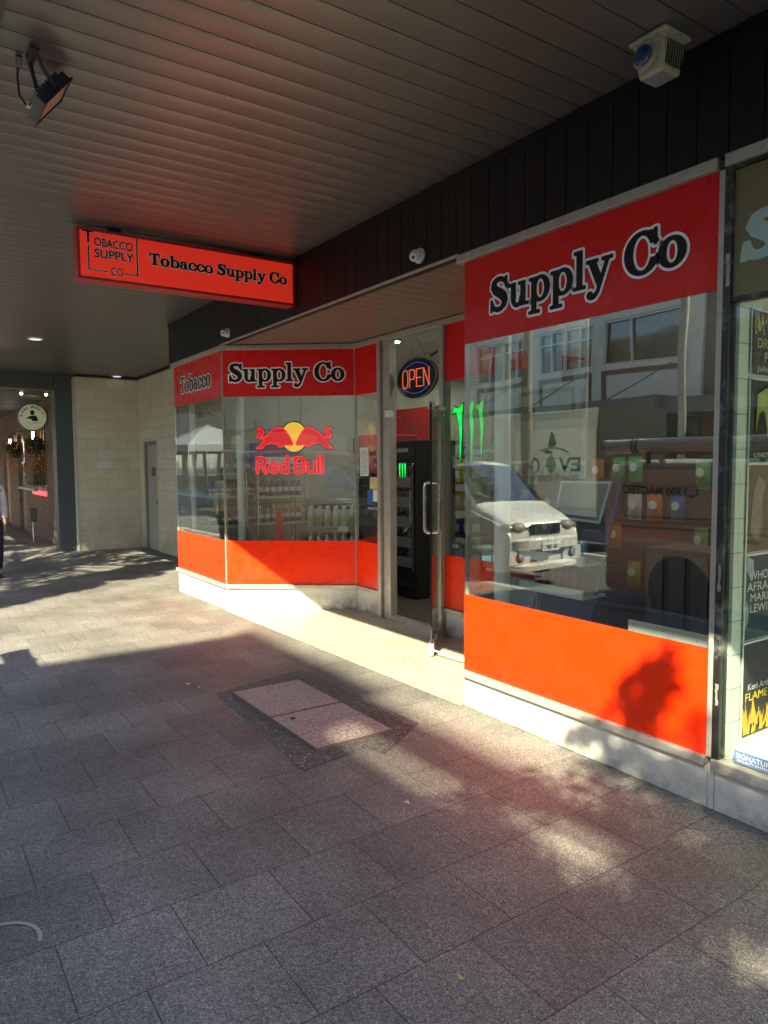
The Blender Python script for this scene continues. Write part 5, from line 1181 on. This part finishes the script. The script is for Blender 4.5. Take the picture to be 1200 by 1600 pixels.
def prof(w, zb, zbelt, ztop, inset, y0=-3.9, wide=1.62):
    c = y0-wide/2; a, b = c+w/2, c-w/2
    return [(a-.10,zb-.02),(a-.03,zb),(a,zb+.06),(a,(zb+zbelt)/2),(a,zbelt-.03),(a-.015,zbelt+.01),(a-inset+.01,ztop-.12),(a-inset-.03,ztop-.04),(a-inset-.16,ztop),(c,ztop+.02),
            (b+inset+.16,ztop),(b+inset+.03,ztop-.04),(b+inset-.01,ztop-.12),(b+.015,zbelt+.01),(b,zbelt-.03),(b,(zb+zbelt)/2),(b,zb+.06),(b+.03,zb),(b+.10,zb-.02)]
v = thing('white_van', 'white passenger van parked at the kerb facing right, reflected in the right bay', 'van', (-6,-4.7,gz_))
S = [(-8.10, prof(1.50,.2,.80,1.50,.12)), (-8.06, prof(1.56,.15,.82,1.56,.12)), (-7.9, prof(1.62,.10,.84,1.62,.12)), (-6.5, prof(1.62,.10,.86,1.64,.12)), (-5.3, prof(1.62,.10,.88,1.64,.12)), (-5.0, prof(1.62,.10,.90,1.60,.125)),
     (-4.62, prof(1.62,.10,.92,1.26,.08)), (-4.38, prof(1.62,.10,.90,1.04,.05)), (-4.28, prof(1.62,.10,.86,.97,.04)), (-4.0, prof(1.60,.10,.78,.88,.04)), (-3.82, prof(1.55,.10,.70,.80,.05)), (-3.72, prof(1.46,.12,.60,.70,.06)), (-3.69, prof(1.42,.13,.50,.60,.06)), (-3.68, prof(1.38,.15,.40,.50,.06))]
vb = soften(bodyshell(S, M['vanpaint'], 'body', v))
patch([(-4.98,-4.10,1.57),(-4.98,-5.32,1.57),(-4.34,-5.46,1.02),(-4.34,-3.96,1.02)], 12, vb, M['carglass'], 'windscreen', v)
for (a0, a1, b0, b1) in ((-5.55,-5.02,-5.55,-4.55),(-6.75,-5.65,-6.75,-5.65),(-7.9,-6.85,-7.9,-6.85)):
    patch([(a0,-3.99,1.50),(a1,-3.99,1.50),(b1,-3.90,.97),(b0,-3.90,.97)], 8, vb, M['carglass'], 'side_window', v)
for x0_ in (-5.6,-4.5):
    MB().tube([(x0_,-3.896,.2),(x0_,-3.892,.9)], .006, 5).build('door_seam', M['rubber'], v)
MB().box(-5.52,-3.898,.74,-5.38,-3.875,.77).build('door_handle', M['black'], v, bevel=.005)
MB().tube([(-4.62,-3.92,1.0),(-4.55,-3.80,1.02)], .02, 6).ball((-4.52,-3.74,1.05), .09, 12, 8, (.45,.85,1)).build('mirror', M['black'], v, smooth=True)
MB().tube([(-4.36,-5.0,1.02),(-4.55,-4.6,1.2)], .008, 5).tube([(-4.34,-4.4,1.01),(-4.5,-4.1,1.15)], .008, 5).build('wiper', M['black'], v)
for y in (-4.21,-5.21):
    k = 1 if y > -4.7 else -1
    MB().ball((-3.765,y,.665), .19, 20, 12, (.52,.82,.46)).build('headlight', M['lens'], v, smooth=True)
    MB().ball((-3.83,y+k*.16,.665), .15, 16, 10, (.75,.9,.50)).build('indicator', mat('clear_amber', (.16,.11,.075), .15, coat=1), v, smooth=True)
MB().box(-3.75,-5.02,.56,-3.672,-4.40,.70).build('grille', M['black'], v, bevel=.015)
mb = MB()
for k in range(10): mb.box(-3.672,-4.99+k*.062,.575,-3.66,-4.965+k*.062,.69)
mb.box(-3.68,-5.04,.70,-3.65,-4.38,.725).build('grille_bar', M['chrome'], v)
MB().ball((-3.655,-4.71,.71), .04, 12, 8, (.3,1,.6)).build('badge', M['chrome'], v, smooth=True)
BP = [(-3.95,-3.91),(-3.80,-3.94),(-3.66,-4.06),(-3.60,-4.3),(-3.585,-4.71),(-3.60,-5.12),(-3.66,-5.36),(-3.80,-5.48),(-3.95,-5.51)]
mb = MB()
for (za, zb_) in ((.34,.52),(.06,.17)):
    n0 = len(mb.v)
    for (bx_, by_) in BP: mb.v += [(bx_-.09,by_,za),(bx_,by_,za+.02),(bx_,by_,zb_-.03),(bx_-.06,by_,zb_)]
    for i in range(8):
        for j in range(3): mb.f.append((n0+i*4+j, n0+i*4+j+1, n0+i*4+4+j+1, n0+i*4+4+j))
for (ya, yb_) in ((-4.36,-3.97),(-5.45,-5.06)): mb.box(-3.80,ya,.16,-3.66,yb_,.36)
mb.build('bumper', M['vanpaint'], v, smooth=True)
MB().box(-3.76,-5.06,.16,-3.69,-4.36,.345).build('air_intake', M['black'], v)
for y in (-4.17,-5.25): MB().lathe([(.075,-.02),(.075,.0),(.055,.004)], (-3.655,y,.26), (1,0,0), 18).build('fog_lamp_recess', M['black'], v); MB().ball((-3.66,y,.26), .052, 12, 8, (.5,1,1)).build('fog_lamp', M['lens'], v, smooth=True)
pl_ = MB().box(-3.59,-4.90,.33,-3.578,-4.53,.44).build('number_plate', M['paper'], v)
fPl = Frame((-3.578,0,0), (0,1,0), (1,0,0)); txt('1BB-EMO', fPl, -4.88, .355, .09, M['ink'], pl_, d=.002, width=.33, bold=.002)
for x in (-4.52,-7.2):
    wheel(x,-3.965,.17,.32,v); wheel(x,-5.46,.17,.32,v,-1)
    MB().lathe([(.37,0),(.37,.014)], (x,-3.912,.19), (0,1,0), 28).build('wheel_arch', M['rubber'], v)
MB().box(-4.55,-5.2,.98,-4.40,-4.9,1.0).build('dashboard_papers', M['paper'], v)
# ---- beige work van with a conduit tube on the roof, rear at x=-2
def prof2(zb, zbelt, ztop, inset): 
    y0, y1 = -3.9, -5.6
    return [(y0-.03,zb),(y0,zb+.08),(y0,zbelt),(y0-inset,ztop-.06),(y0-inset-.1,ztop),(y1+inset+.1,ztop),(y1+inset,ztop-.06),(y1,zbelt),(y1,zb+.08),(y1+.03,zb)]
t2 = thing('work_van', 'beige work van with phone lettering and a roof tube, reflected in the right bay', 'van', (.4,-4.7,gz_))
bodyshell([(-1.98, prof2(.12,.95,1.56,.06)), (-1.90, prof2(.10,.98,1.62,.08)), (1.2, prof2(.10,1.0,1.64,.08)), (1.9, prof2(.10,1.0,1.60,.10)), (2.6, prof2(.10,.92,1.0,.05)), (3.15, prof2(.12,.72,.84,.05)), (3.25, prof2(.16,.4,.5,.05))], M['beigepaint'], 'body', t2)
mb = MB(); mb.box(-1.9,-3.915,.86,3.0,-3.896,.885).box(-1.9,-3.912,.93,1.2,-3.897,.94).box(-.35,-3.908,.2,-.34,-3.897,1.5); mb.build('side_trim', mat('beige_dark', (.2,.17,.14), .5), t2)
mb = MB(); P_ = [(-1.75,1.03),(-1.70,.99),(-.55,.99),(-.5,1.03),(-.5,1.48),(-.55,1.53),(-1.65,1.53),(-1.75,1.46)]
fV = Frame((0,-3.9,0), (1,0,0), (0,1,0))
mb.tube([fV(a,b,-.02 if b > 1.3 else .003) for a, b in P_+[P_[0]]], .007, 6); mb.build('panel_pressing', mat('beige_dark', (.2,.17,.14), .5), t2)
fVm = Frame((0,-3.893,0), (-1,0,0), (0,1,0))
txt('1300 MACTEC', fVm, .93, 1.245, .13, M['ink'], t2, d=.004, width=.80, bold=.006)
mb = MB().tube([fVm(.82,1.33,.004), fVm(.80,1.26,.004), fVm(.87,1.235,.004)], .009, 6).ball(fVm(.825,1.335,.004), .018, 8, 6).ball(fVm(.88,1.24,.004), .018, 8, 6); mb.build('phone_symbol', M['ink'], t2)
for x in (-1.0,2.4): wheel(x,-3.965,.17,.33,t2); wheel(x,-5.55,.17,.33,t2,-1)
for x in (-1.0,2.4): MB().lathe([(.40,0),(.40,.014)], (x,-3.912,.19), (0,1,0), 28).build('wheel_arch', M['rubber'], t2)
MB().quad((1.95,-4.05,1.56),(1.95,-5.45,1.56),(2.58,-5.5,1.02),(2.58,-4.0,1.02)).build('windscreen', M['carglass'], t2)
MB().quad((1.25,-3.905,1.02),(2.35,-3.905,1.02),(1.9,-3.985,1.5),(1.25,-3.985,1.5)).build('side_window', M['carglass'], t2)
for y in (-4.1,-5.4): MB().box(-2.0,y-.06,.7,-1.97,y+.06,1.1).build('tail_light', CM['red'], t2, bevel=.01)
rk = MB()
for x in (-1.5,-.2,1.0): rk.box(x,-5.5,1.68,x+.04,-3.98,1.71).box(x,-4.02,1.58,x+.04,-3.98,1.7).box(x,-5.52,1.58,x+.04,-5.48,1.7)
rk.build('roof_rack', M['black'], t2)
MB().box(-.30,-3.9,.78,-.12,-3.87,.82).build('door_handle', M['black'], t2, bevel=.005)
MB().tube([(-.345,-3.895,.2),(-.345,-3.893,.95)], .006, 5).tube([(1.2,-3.895,.2),(1.2,-3.893,.95)], .006, 5).build('door_seam', M['rubber'], t2)
cdt = thing('conduit_tube', 'long grey plastic tube strapped along the roof of the work van', 'tube', (-.2,-4.15,1.79))
MB().tube([(-2.15,-4.15,1.79),(2.3,-4.15,1.79)], .082, 20).build('tube', mat('pvc', (.47,.42,.38), .35), cdt, smooth=True)
MB().lathe([(.09,0),(.09,.05)], (-2.18,-4.15,1.79), (1,0,0), 20).build('end_cap', M['aluD'], cdt)
for x in (-1.78,-1.72): MB().tube([(x,-4.15+.088*math.cos(a),1.79+.088*math.sin(a)) for a in [k*math.pi/8 for k in range(17)]], .012, 6, cap=False).build('strap', M['black'], cdt)
# ---- box truck further out
bt = thing('box_truck', 'pale box truck with olive branch emblem on its side, reflected behind the white van', 'truck', (-7,-9,gz_))
MB().box(-10.4,-10.3,.55,-5.56,-8.22,2.66).build('box_body', mat('truck_box', (.55,.56,.52), .5), bt, bevel=.02)
MB().box(-7.82,-8.22,.7,-5.62,-8.19,2.30).build('sign_board', mat('sign_offwhite', (.74,.75,.66), .5), bt, bevel=.005)
MB().box(-5.559,-10.28,.56,-5.53,-8.16,2.68).build('dark_end_panel', M['black'], bt)  # black panel added to keep the sunlit truck end dark
MB().box(-12.2,-10.2,.1,-10.45,-8.35,2.0).build('cab', M['vanpaint'], bt, bevel=.12); MB().quad((-12.21,-8.5,1.15),(-12.21,-10.05,1.15),(-12.205,-10.0,1.8),(-12.205,-8.55,1.8)).build('windscreen', M['carglass'], bt)
MB().box(-11.7,-8.36,1.1,-10.7,-8.34,1.7).build('side_window', M['carglass'], bt)
for x in (-11.2,-6.6): wheel(x,-8.45,.27,.42,bt); wheel(x,-10.1,.27,.42,bt,-1)
MB().box(-10.4,-10.0,.25,-5.6,-8.5,.55).build('chassis', M['black'], bt)
fT = Frame((0,-8.188,0), (-1,0,0), (0,1,0)); ev = mat('dark_green_print', (.02,.03,.01), .6, spec=.1); evg = mat('olive_green_print', (.12,.22,.03), .6)
txt('EV', fT, 5.98, 1.42, .42, ev, bt, d=.002, width=.62, bold=.01)
mb = MB(); add_polys(mb, sdf_mesh(lambda x, y: U(np.abs(d_ell(x,y,1.0,.13,.13,.16))-.03), 0, .7, -.2, 1.3, .5, .02), fT, 6.3, 1.42, 1, 1, .002); mb.build('sign_letter', ev, bt)
mb = MB(); add_polys(mb, sdf_mesh(lambda x, y: d_ell(x,y,0,0,.14,.18), 0, -.3, -.3, .3, .3, .02), fT, 6.83, 1.57, 1, 1, .003); mb.build('olive_emblem', evg, bt)
lf = lambda x, y: U(*[d_poly(x,y,[(a,b),(a+.16*math.cos(t)-.05*math.sin(t),b+.16*math.sin(t)+.05*math.cos(t)),(a+.34*math.cos(t),b+.34*math.sin(t)),(a+.16*math.cos(t)+.05*math.sin(t),b+.16*math.sin(t)-.05*math.cos(t))]) for a, b, t in ((0,0,2.9),(.0,.02,2.4),(-.12,0,1.6),(-.25,-.02,1.3),(.15,-.1,3.2))])
mb = MB(); add_polys(mb, sdf_mesh(lf, 0, -.8, -.5, .8, .8, .02), fT, 6.95, 1.95, 1, 1, .002); mb.build('leaf_emblem', ev, bt)
MB().tube([fT(6.3,1.82,.004), fT(6.5,1.9,.004), fT(6.8,1.93,.004), fT(7.15,1.88,.004)], .018, 6).tube([fT(6.83,1.75,.004), fT(6.78,1.92,.004)], .012, 6).build('twig_emblem', evg, bt)
txt('QUALITY FOODS', fT, 6.02, 1.22, .16, ev, bt, d=.002, width=1.3)

# ================================================================ buildings across the road
ad = thing('art_deco_building', 'cream two storey building with gridded windows and brown outlined panels, reflected across the road', 'building', (-13.5,-18,0))
crm = mat('aged_render', (.70,.67,.56), .8, var=.12, dirt=(.28,.26,.2), dscale=.8)
brn = mat('brown_trim', (.17,.07,.05), .6)
Y = -16.2
W3 = ((-18.13,-15.28),(-14.77,-12.44),(-11.93,-8.97))
mb = MB(); xs_ = [-19.6]+[q for w in W3 for q in w]+[-8.45]
mb.box(-19.6,-17,6.25,-8.45,Y,8.3).box(-19.6,-17,3.3,-8.45,Y,4.70)
for i in range(0, len(xs_), 2): mb.box(xs_[i],-17,4.70,xs_[i+1],Y,6.25)
mb.box(-19.6,-26,-.3,-8.45,-17.02,8.2)
mb.build('rendered_wall', crm, ad)
MB().box(-19.7,-17,8.3,-8.35,Y+.08,8.5).build('cornice', brn, ad)
for i, (a, b) in enumerate(W3):
    wm = MB().box(a,Y-.12,4.70,b,Y-.05,4.78).box(a,Y-.12,6.17,b,Y-.05,6.25)
    n = 4 if i < 2 else 1
    for k in range(n+1) if i < 2 else (0, .33, 1): wm.box(a+(b-a)*(k/n if i < 2 else k)-.04,Y-.12,4.70,a+(b-a)*(k/n if i < 2 else k)+.04,Y-.04,6.25)
    if i < 2: wm.box(a,Y-.12,5.75,b,Y-.05,5.82)
    wo = wm.build('window', M['vanpaint'], ad)
    MB().box(a,Y-.2,4.70,b,Y-.15,6.25).build('pane', mat('upper_pane', (.04,.05,.05), .06, coat=1, spec=1), wo)
    p = MB(); t = .16; z0, z1 = 3.45, 4.55
    p.box(a-.05,Y,z1-t,b+.05,Y+.03,z1).box(a-.05,Y,z0,a-.05+t,Y+.03,z1-t).box(b+.05-t,Y,z0,b+.05,Y+.03,z1-t); p.build('panel_outline', brn, ad)
    MB().tube([((a+b)/2+1.1,Y+.02,4.6),((a+b)/2+.2,Y+1.9,3.42)], .018, 6).build('awning_rod', M['black'], ad)
MB().box(-19.6,Y+.01,2.95,-8.45,Y+2.2,3.38).build('street_awning', M['grey'], ad)
mb = MB().box(-19.6,-17,-.3,-8.45,Y-.02,.5)
for k in range(7): mb.box(-19.6+k*1.86,-17,.5,-19.3+k*1.86,Y-.02,2.95)
mb.build('shop_piers', brn, ad)
MB().box(-19.5,-16.6,.5,-8.5,-16.55,2.95).build('shop_glass', M['carglass'], ad)
bb = thing('brown_brick_building', 'narrow brown brick building beside the cream one across the road', 'building', (-7.4,-19,0))
MB().box(-8.44,-26,-.3,-6.3,-16.3,9.5).build('brick_wall', M['brickdark'], bb); MB().box(-8.44,-16.3,2.9,-6.3,-14.3,3.3).build('street_awning', M['grey'], bb)
w1 = MB().box(-8.1,-16.3,4.4,-6.7,-16.26,6.0).build('window', M['timber'], bb); MB().box(-8.0,-16.26,4.5,-6.8,-16.25,5.9).build('pane', M['carglass'], w1)
def block(name, label, x0, x1, h, m, wm, yf=-16, fl=3.2, pitch=1.8, back=-28, off=1.2, cat='building'):
    b = thing(name, label, cat, ((x0+x1)/2,(yf+back)/2,0))
    MB().box(x0,back,-.8,x1,yf,h).build('wall', m, b)
    nfl = int((h-.8)/fl); n = int((x1-x0-.6)/pitch)
    for j in range(nfl):
        for i in range(n):
            a = x0+.5+i*pitch; z = j*fl+off
            wo = MB().box(a,yf,z,a+pitch*.62,yf+.04,z+fl*.52).build('window', wm, b); MB().box(a+.06,yf+.04,z+.06,a+pitch*.62-.06,yf+.05,z+fl*.52-.06).build('pane', M['carglass'], wo)
    MB().box(x0-.1,yf,h-.0,x1+.1,yf+.12,h+.01).box(x0,yf,2.9,x1,yf+2.2,3.2).build('street_awning', M['grey'], b)
    return b
block('low_shop_row', 'low pale shops across the road between the taller blocks', -6.25, 7.6, 5.2, crm, M['vanpaint'], off=.5)
obk = block('office_block', 'tall rendered office block across the road to the right', 7.7, 9.9, 15.1, mat('render_grey', (.20,.19,.17), .8), M['aluD'], pitch=1.0)
ob2 = thing('office_wing', 'wide lower wing of the office block, unseen, its parapet slots shaped to throw sun patches', 'building', (18,-22,0))
rg = mat('render_sand', (.22,.20,.165), .8)
mb = MB().box(9.92,-28,-.8,40,-16,14.48); mb.build('wall', rg, ob2)
for j in range(4):
    for i in range(13):
        a = 11.4+i*2.1; z = j*3.2+1.2; wo = MB().box(a,-16,z,a+1.4,-15.96,z+1.7).build('window', M['aluD'], ob2); MB().box(a+.06,-15.96,z+.06,a+1.34,-15.95,z+1.64).build('pane', M['carglass'], wo)
mb = MB().box(9.92,-16.04,14.82,40,-16,15.1).box(10.1,-16.04,14.48,15,-16,14.56).box(10.1,-16.04,14.68,11.5,-16,14.8195)  # parapet openings shaped to let sun patches fall on the pavers
for a, b in ((12.1,12.5),(12.95,13.6),(14.1,15)): mb.box(a,-16.04,14.5605,b,-16,14.8195)
mb.box(9.92,-16.04,14.48,10.099,-16,14.8195).box(15.001,-16.04,14.48,40,-16,14.8195)
mb.build('sun_slot_parapet', rg, ob2)
block('apartment_tower', 'white apartment tower rising behind the road further left', -44, -28, 22, M['white'], M['aluD'], yf=-30, back=-42, pitch=2.2)
block('brick_warehouse', 'long brick warehouse across the road at the left', -60, -19.7, 6.4, M['brickdark'], M['vanpaint'], pitch=2.4, off=.8)

# street pole, market tent
sp_ = thing('street_pole', 'grey steel street pole on the far kerb', 'pole', (-6.9,-12.9,0)); MB().tube([(-6.9,-12.9,-.1),(-6.9,-12.9,9)], .10, 14).build('shaft', M['aluD'], sp_, smooth=True); MB().tube([(-6.9,-12.9,9),(-6.9,-12.2,9.2),(-6.9,-11,9.25)], .05, 8).box(-7.02,-11.2,9.18,-6.78,-10.5,9.3).build('lamp_arm', M['aluD'], sp_)
mt = thing('market_tent', 'grey peaked market tent across the road, reflected at the left of the bay', 'tent', (-30,-9.5,-.25))
mb = MB(); pk = (-29.6,-9.3,3.5); cs_ = [(-33,-7.2,2.5),(-26.4,-7.2,2.5),(-26.4,-11.5,2.5),(-33,-11.5,2.5)]
for a, b in zip(cs_, cs_[1:]+cs_[:1]):
    mb.quad(a,b,pk); mb.quad(a,b,(b[0],b[1],2.2),(a[0],a[1],2.2))
mb.build('roof', mat('tent_cloth', (.15,.17,.18), .8), mt)
for a in cs_: MB().tube([(a[0],a[1],-.3),a], .03, 8).build('leg', M['alu'], mt)

# ================================================================ street trees
def leafmat():
    m = bpy.data.materials.new('leaves'); m.use_nodes = True; N, L, b = nodes(m); b.inputs['Roughness'].default_value = .55
    gi = N.new('ShaderNodeNewGeometry'); rp = N.new('ShaderNodeValToRGB'); L.new(gi.outputs['Random Per Island'], rp.inputs[0]); e = rp.color_ramp.elements
    e[0].color = (.035,.06,.018,1); e[1].color = (.10,.14,.035,1); L.new(rp.outputs[0], b.inputs['Base Color'])
    return m
M['leaf'] = leafmat(); M['bark'] = mat('bark', (.14,.11,.085), .9, var=.3, bump=.8, bscale=30)
def tree(x, y, h, clumps, label, seed, n=900, ls=.10, z0=-.1, tk=1):
    t = thing('street_tree', label, 'tree', (x,y,z0), 'street trees along the kerb'); rg_ = random.Random(seed)
    zc = sum(c[2] for c in clumps)/len(clumps)
    tr = MB().tube([(x,y,z0),(x+.03,y,z0+1.2),(x-.04,y+.02,z0+2.4),(x,y,zc-.8)], [.13,.11,.10,.07], 10)
    for c in clumps: tr.tube([(x,y,min(zc-1,c[2]-.9)),((x+c[0])/2,(y+c[1])/2,(zc+c[2])/2-.5),(c[0],c[1],c[2])], [.05*tk,.03*tk,.008*tk], 5)
    tr.build('trunk', M['bark'], t, smooth=True)
    V = []; Fc = []
    for c in clumps:
        cx, cy0, cz, r = c[:4]; dens = c[4] if len(c) > 4 else 1
        for k in range(int(n*r*r*dens)):
            d = Vector((rg_.gauss(0,1),rg_.gauss(0,1),rg_.gauss(0,1))).normalized(); rr_ = r*rg_.random()**.45; p = Vector((cx,cy0,cz))+Vector((d.x*rr_,d.y*rr_,d.z*rr_*.85))
            a = Vector((rg_.uniform(-1,1),rg_.uniform(-1,1),rg_.uniform(-.6,.6))).normalized(); b = a.orthogonal().normalized(); s_l = ls*rg_.uniform(.6,1.3); i = len(V)
            V += [tuple(p-a*s_l), tuple(p+b*s_l*.4), tuple(p+a*s_l), tuple(p-b*s_l*.4)]; Fc.append((i,i+1,i+2,i+3))
    off = WLD[t.name]
    me = bpy.data.meshes.new('crown'); me.from_pydata([(p[0]-off.x,p[1]-off.y,p[2]-off.z) for p in V], [], Fc); me.materials.append(M['leaf']); o = bpy.data.objects.new('crown', me); col.objects.link(o); o.parent = t
    return t
def sunpt(x, y, z, z0=0):   # point on the line from (x, y, z0) towards the sun, at height z
    k = (z-z0)/sd.z; return (x+sd.x*k, y+sd.y*k, z)
rg1 = random.Random(31); cl1 = []
for k in range(16):            # dense edge of the crown nearest the shop
    t_ = k/15; q = sunpt(-5.60-2.25*t_-rg1.uniform(.45,1.1), -2.3+3.3*t_+rg1.uniform(-.1,.1)-.25, rg1.uniform(5.6,7.0)); cl1.append((*q, rg1.uniform(.42,.55), 2.2))
for k in range(24):
    q = sunpt(rg1.uniform(-14.5,-8.2), rg1.uniform(-2.6,1.1), rg1.uniform(5.8,7.8)); cl1.append((*q, rg1.uniform(.5,.8), .9))
for (a_, b_, c_) in ((-12,.1,.3),(-12,.35,.5),(-12,.5,.15),(-12,0,.7),(-12.2,-.2,.9),(-12,.75,.2),(-12.3,-.3,.4)):
    cl1.append((*sunpt(a_, b_, rg1.uniform(6,7), c_), .45, 1.8))
tree(-6.5,-7.2,6,cl1,'leafy street tree at the kerb near the pub', 1, 520, .11)
cl2 = []
for k in range(12):
    q = sunpt(rg1.uniform(-23,-15), rg1.uniform(-2.5,.6), rg1.uniform(5.5,7)); cl2.append((*q, rg1.uniform(.6,.9)))
tree(-15.5,-6.0,6,cl2,'street tree further along beyond the pub corner', 2, 480, .12)
# tree on the right throwing the dappled shade on panel, plinth and pavers
rg2 = random.Random(5); cl3 = []
for (fx, fz, r, zz) in ((1.45,.58,.12,5.2),(1.38,.50,.13,5.3),(1.47,.46,.10,5.1),(1.31,.40,.10,5.2),(1.24,.31,.10,5.1),(1.40,.34,.08,5.1),(1.66,.36,.07,5.3),
                        (1.15,.10,.12,5.2),(1.35,.12,.13,5.4),(1.0,.13,.07,5.0),(1.55,.10,.10,5.1),(1.72,.14,.12,5.3),(1.9,.10,.10,5.2),(2.05,.2,.14,5.5),(.92,.06,.06,5.1),(1.25,.03,.09,5.3),(1.45,.02,.08,5.0),(1.62,.17,.07,5.2),(1.8,.03,.1,5.4),(1.98,.05,.1,5.1),(1.1,.17,.06,5.4),(1.85,.20,.06,5.0)):
    cl3.append((*sunpt(fx, 0, zz, fz), r*1.08, 1.7))
for k in range(44):
    q = sunpt(rg2.uniform(1.1,4.2), rg2.uniform(-1.5,-.10), rg2.uniform(5.0,6.6)); cl3.append((*q, rg2.uniform(.14,.30), 1.2))
tree(7.3,-5.4,6,cl3,'street tree at the kerb in front of the bookshop', 3, 2600, .045, tk=.35)
tree(-33,-11.8,7,[(-33+a,-11.6+b,5.4+c,1.2) for a, b, c in ((0,0,0),(1.5,.5,.4),(-1.4,-.4,.3),(.4,.2,1.4),(2.6,-.3,-.4),(-2.6,.3,-.3),(-5,0,.2),(4.2,0,.3))],'broad tree behind the market tent across the road', 4, 300, .16)
tree(-22,-13.0,7,[(-22+a,-13+b,4.9+c,1.1) for a, b, c in ((0,0,0),(1.2,.5,.6),(-1.3,-.4,.4),(.4,.2,1.4))],'tree on the far kerb before the brick warehouse', 6, 300, .15)
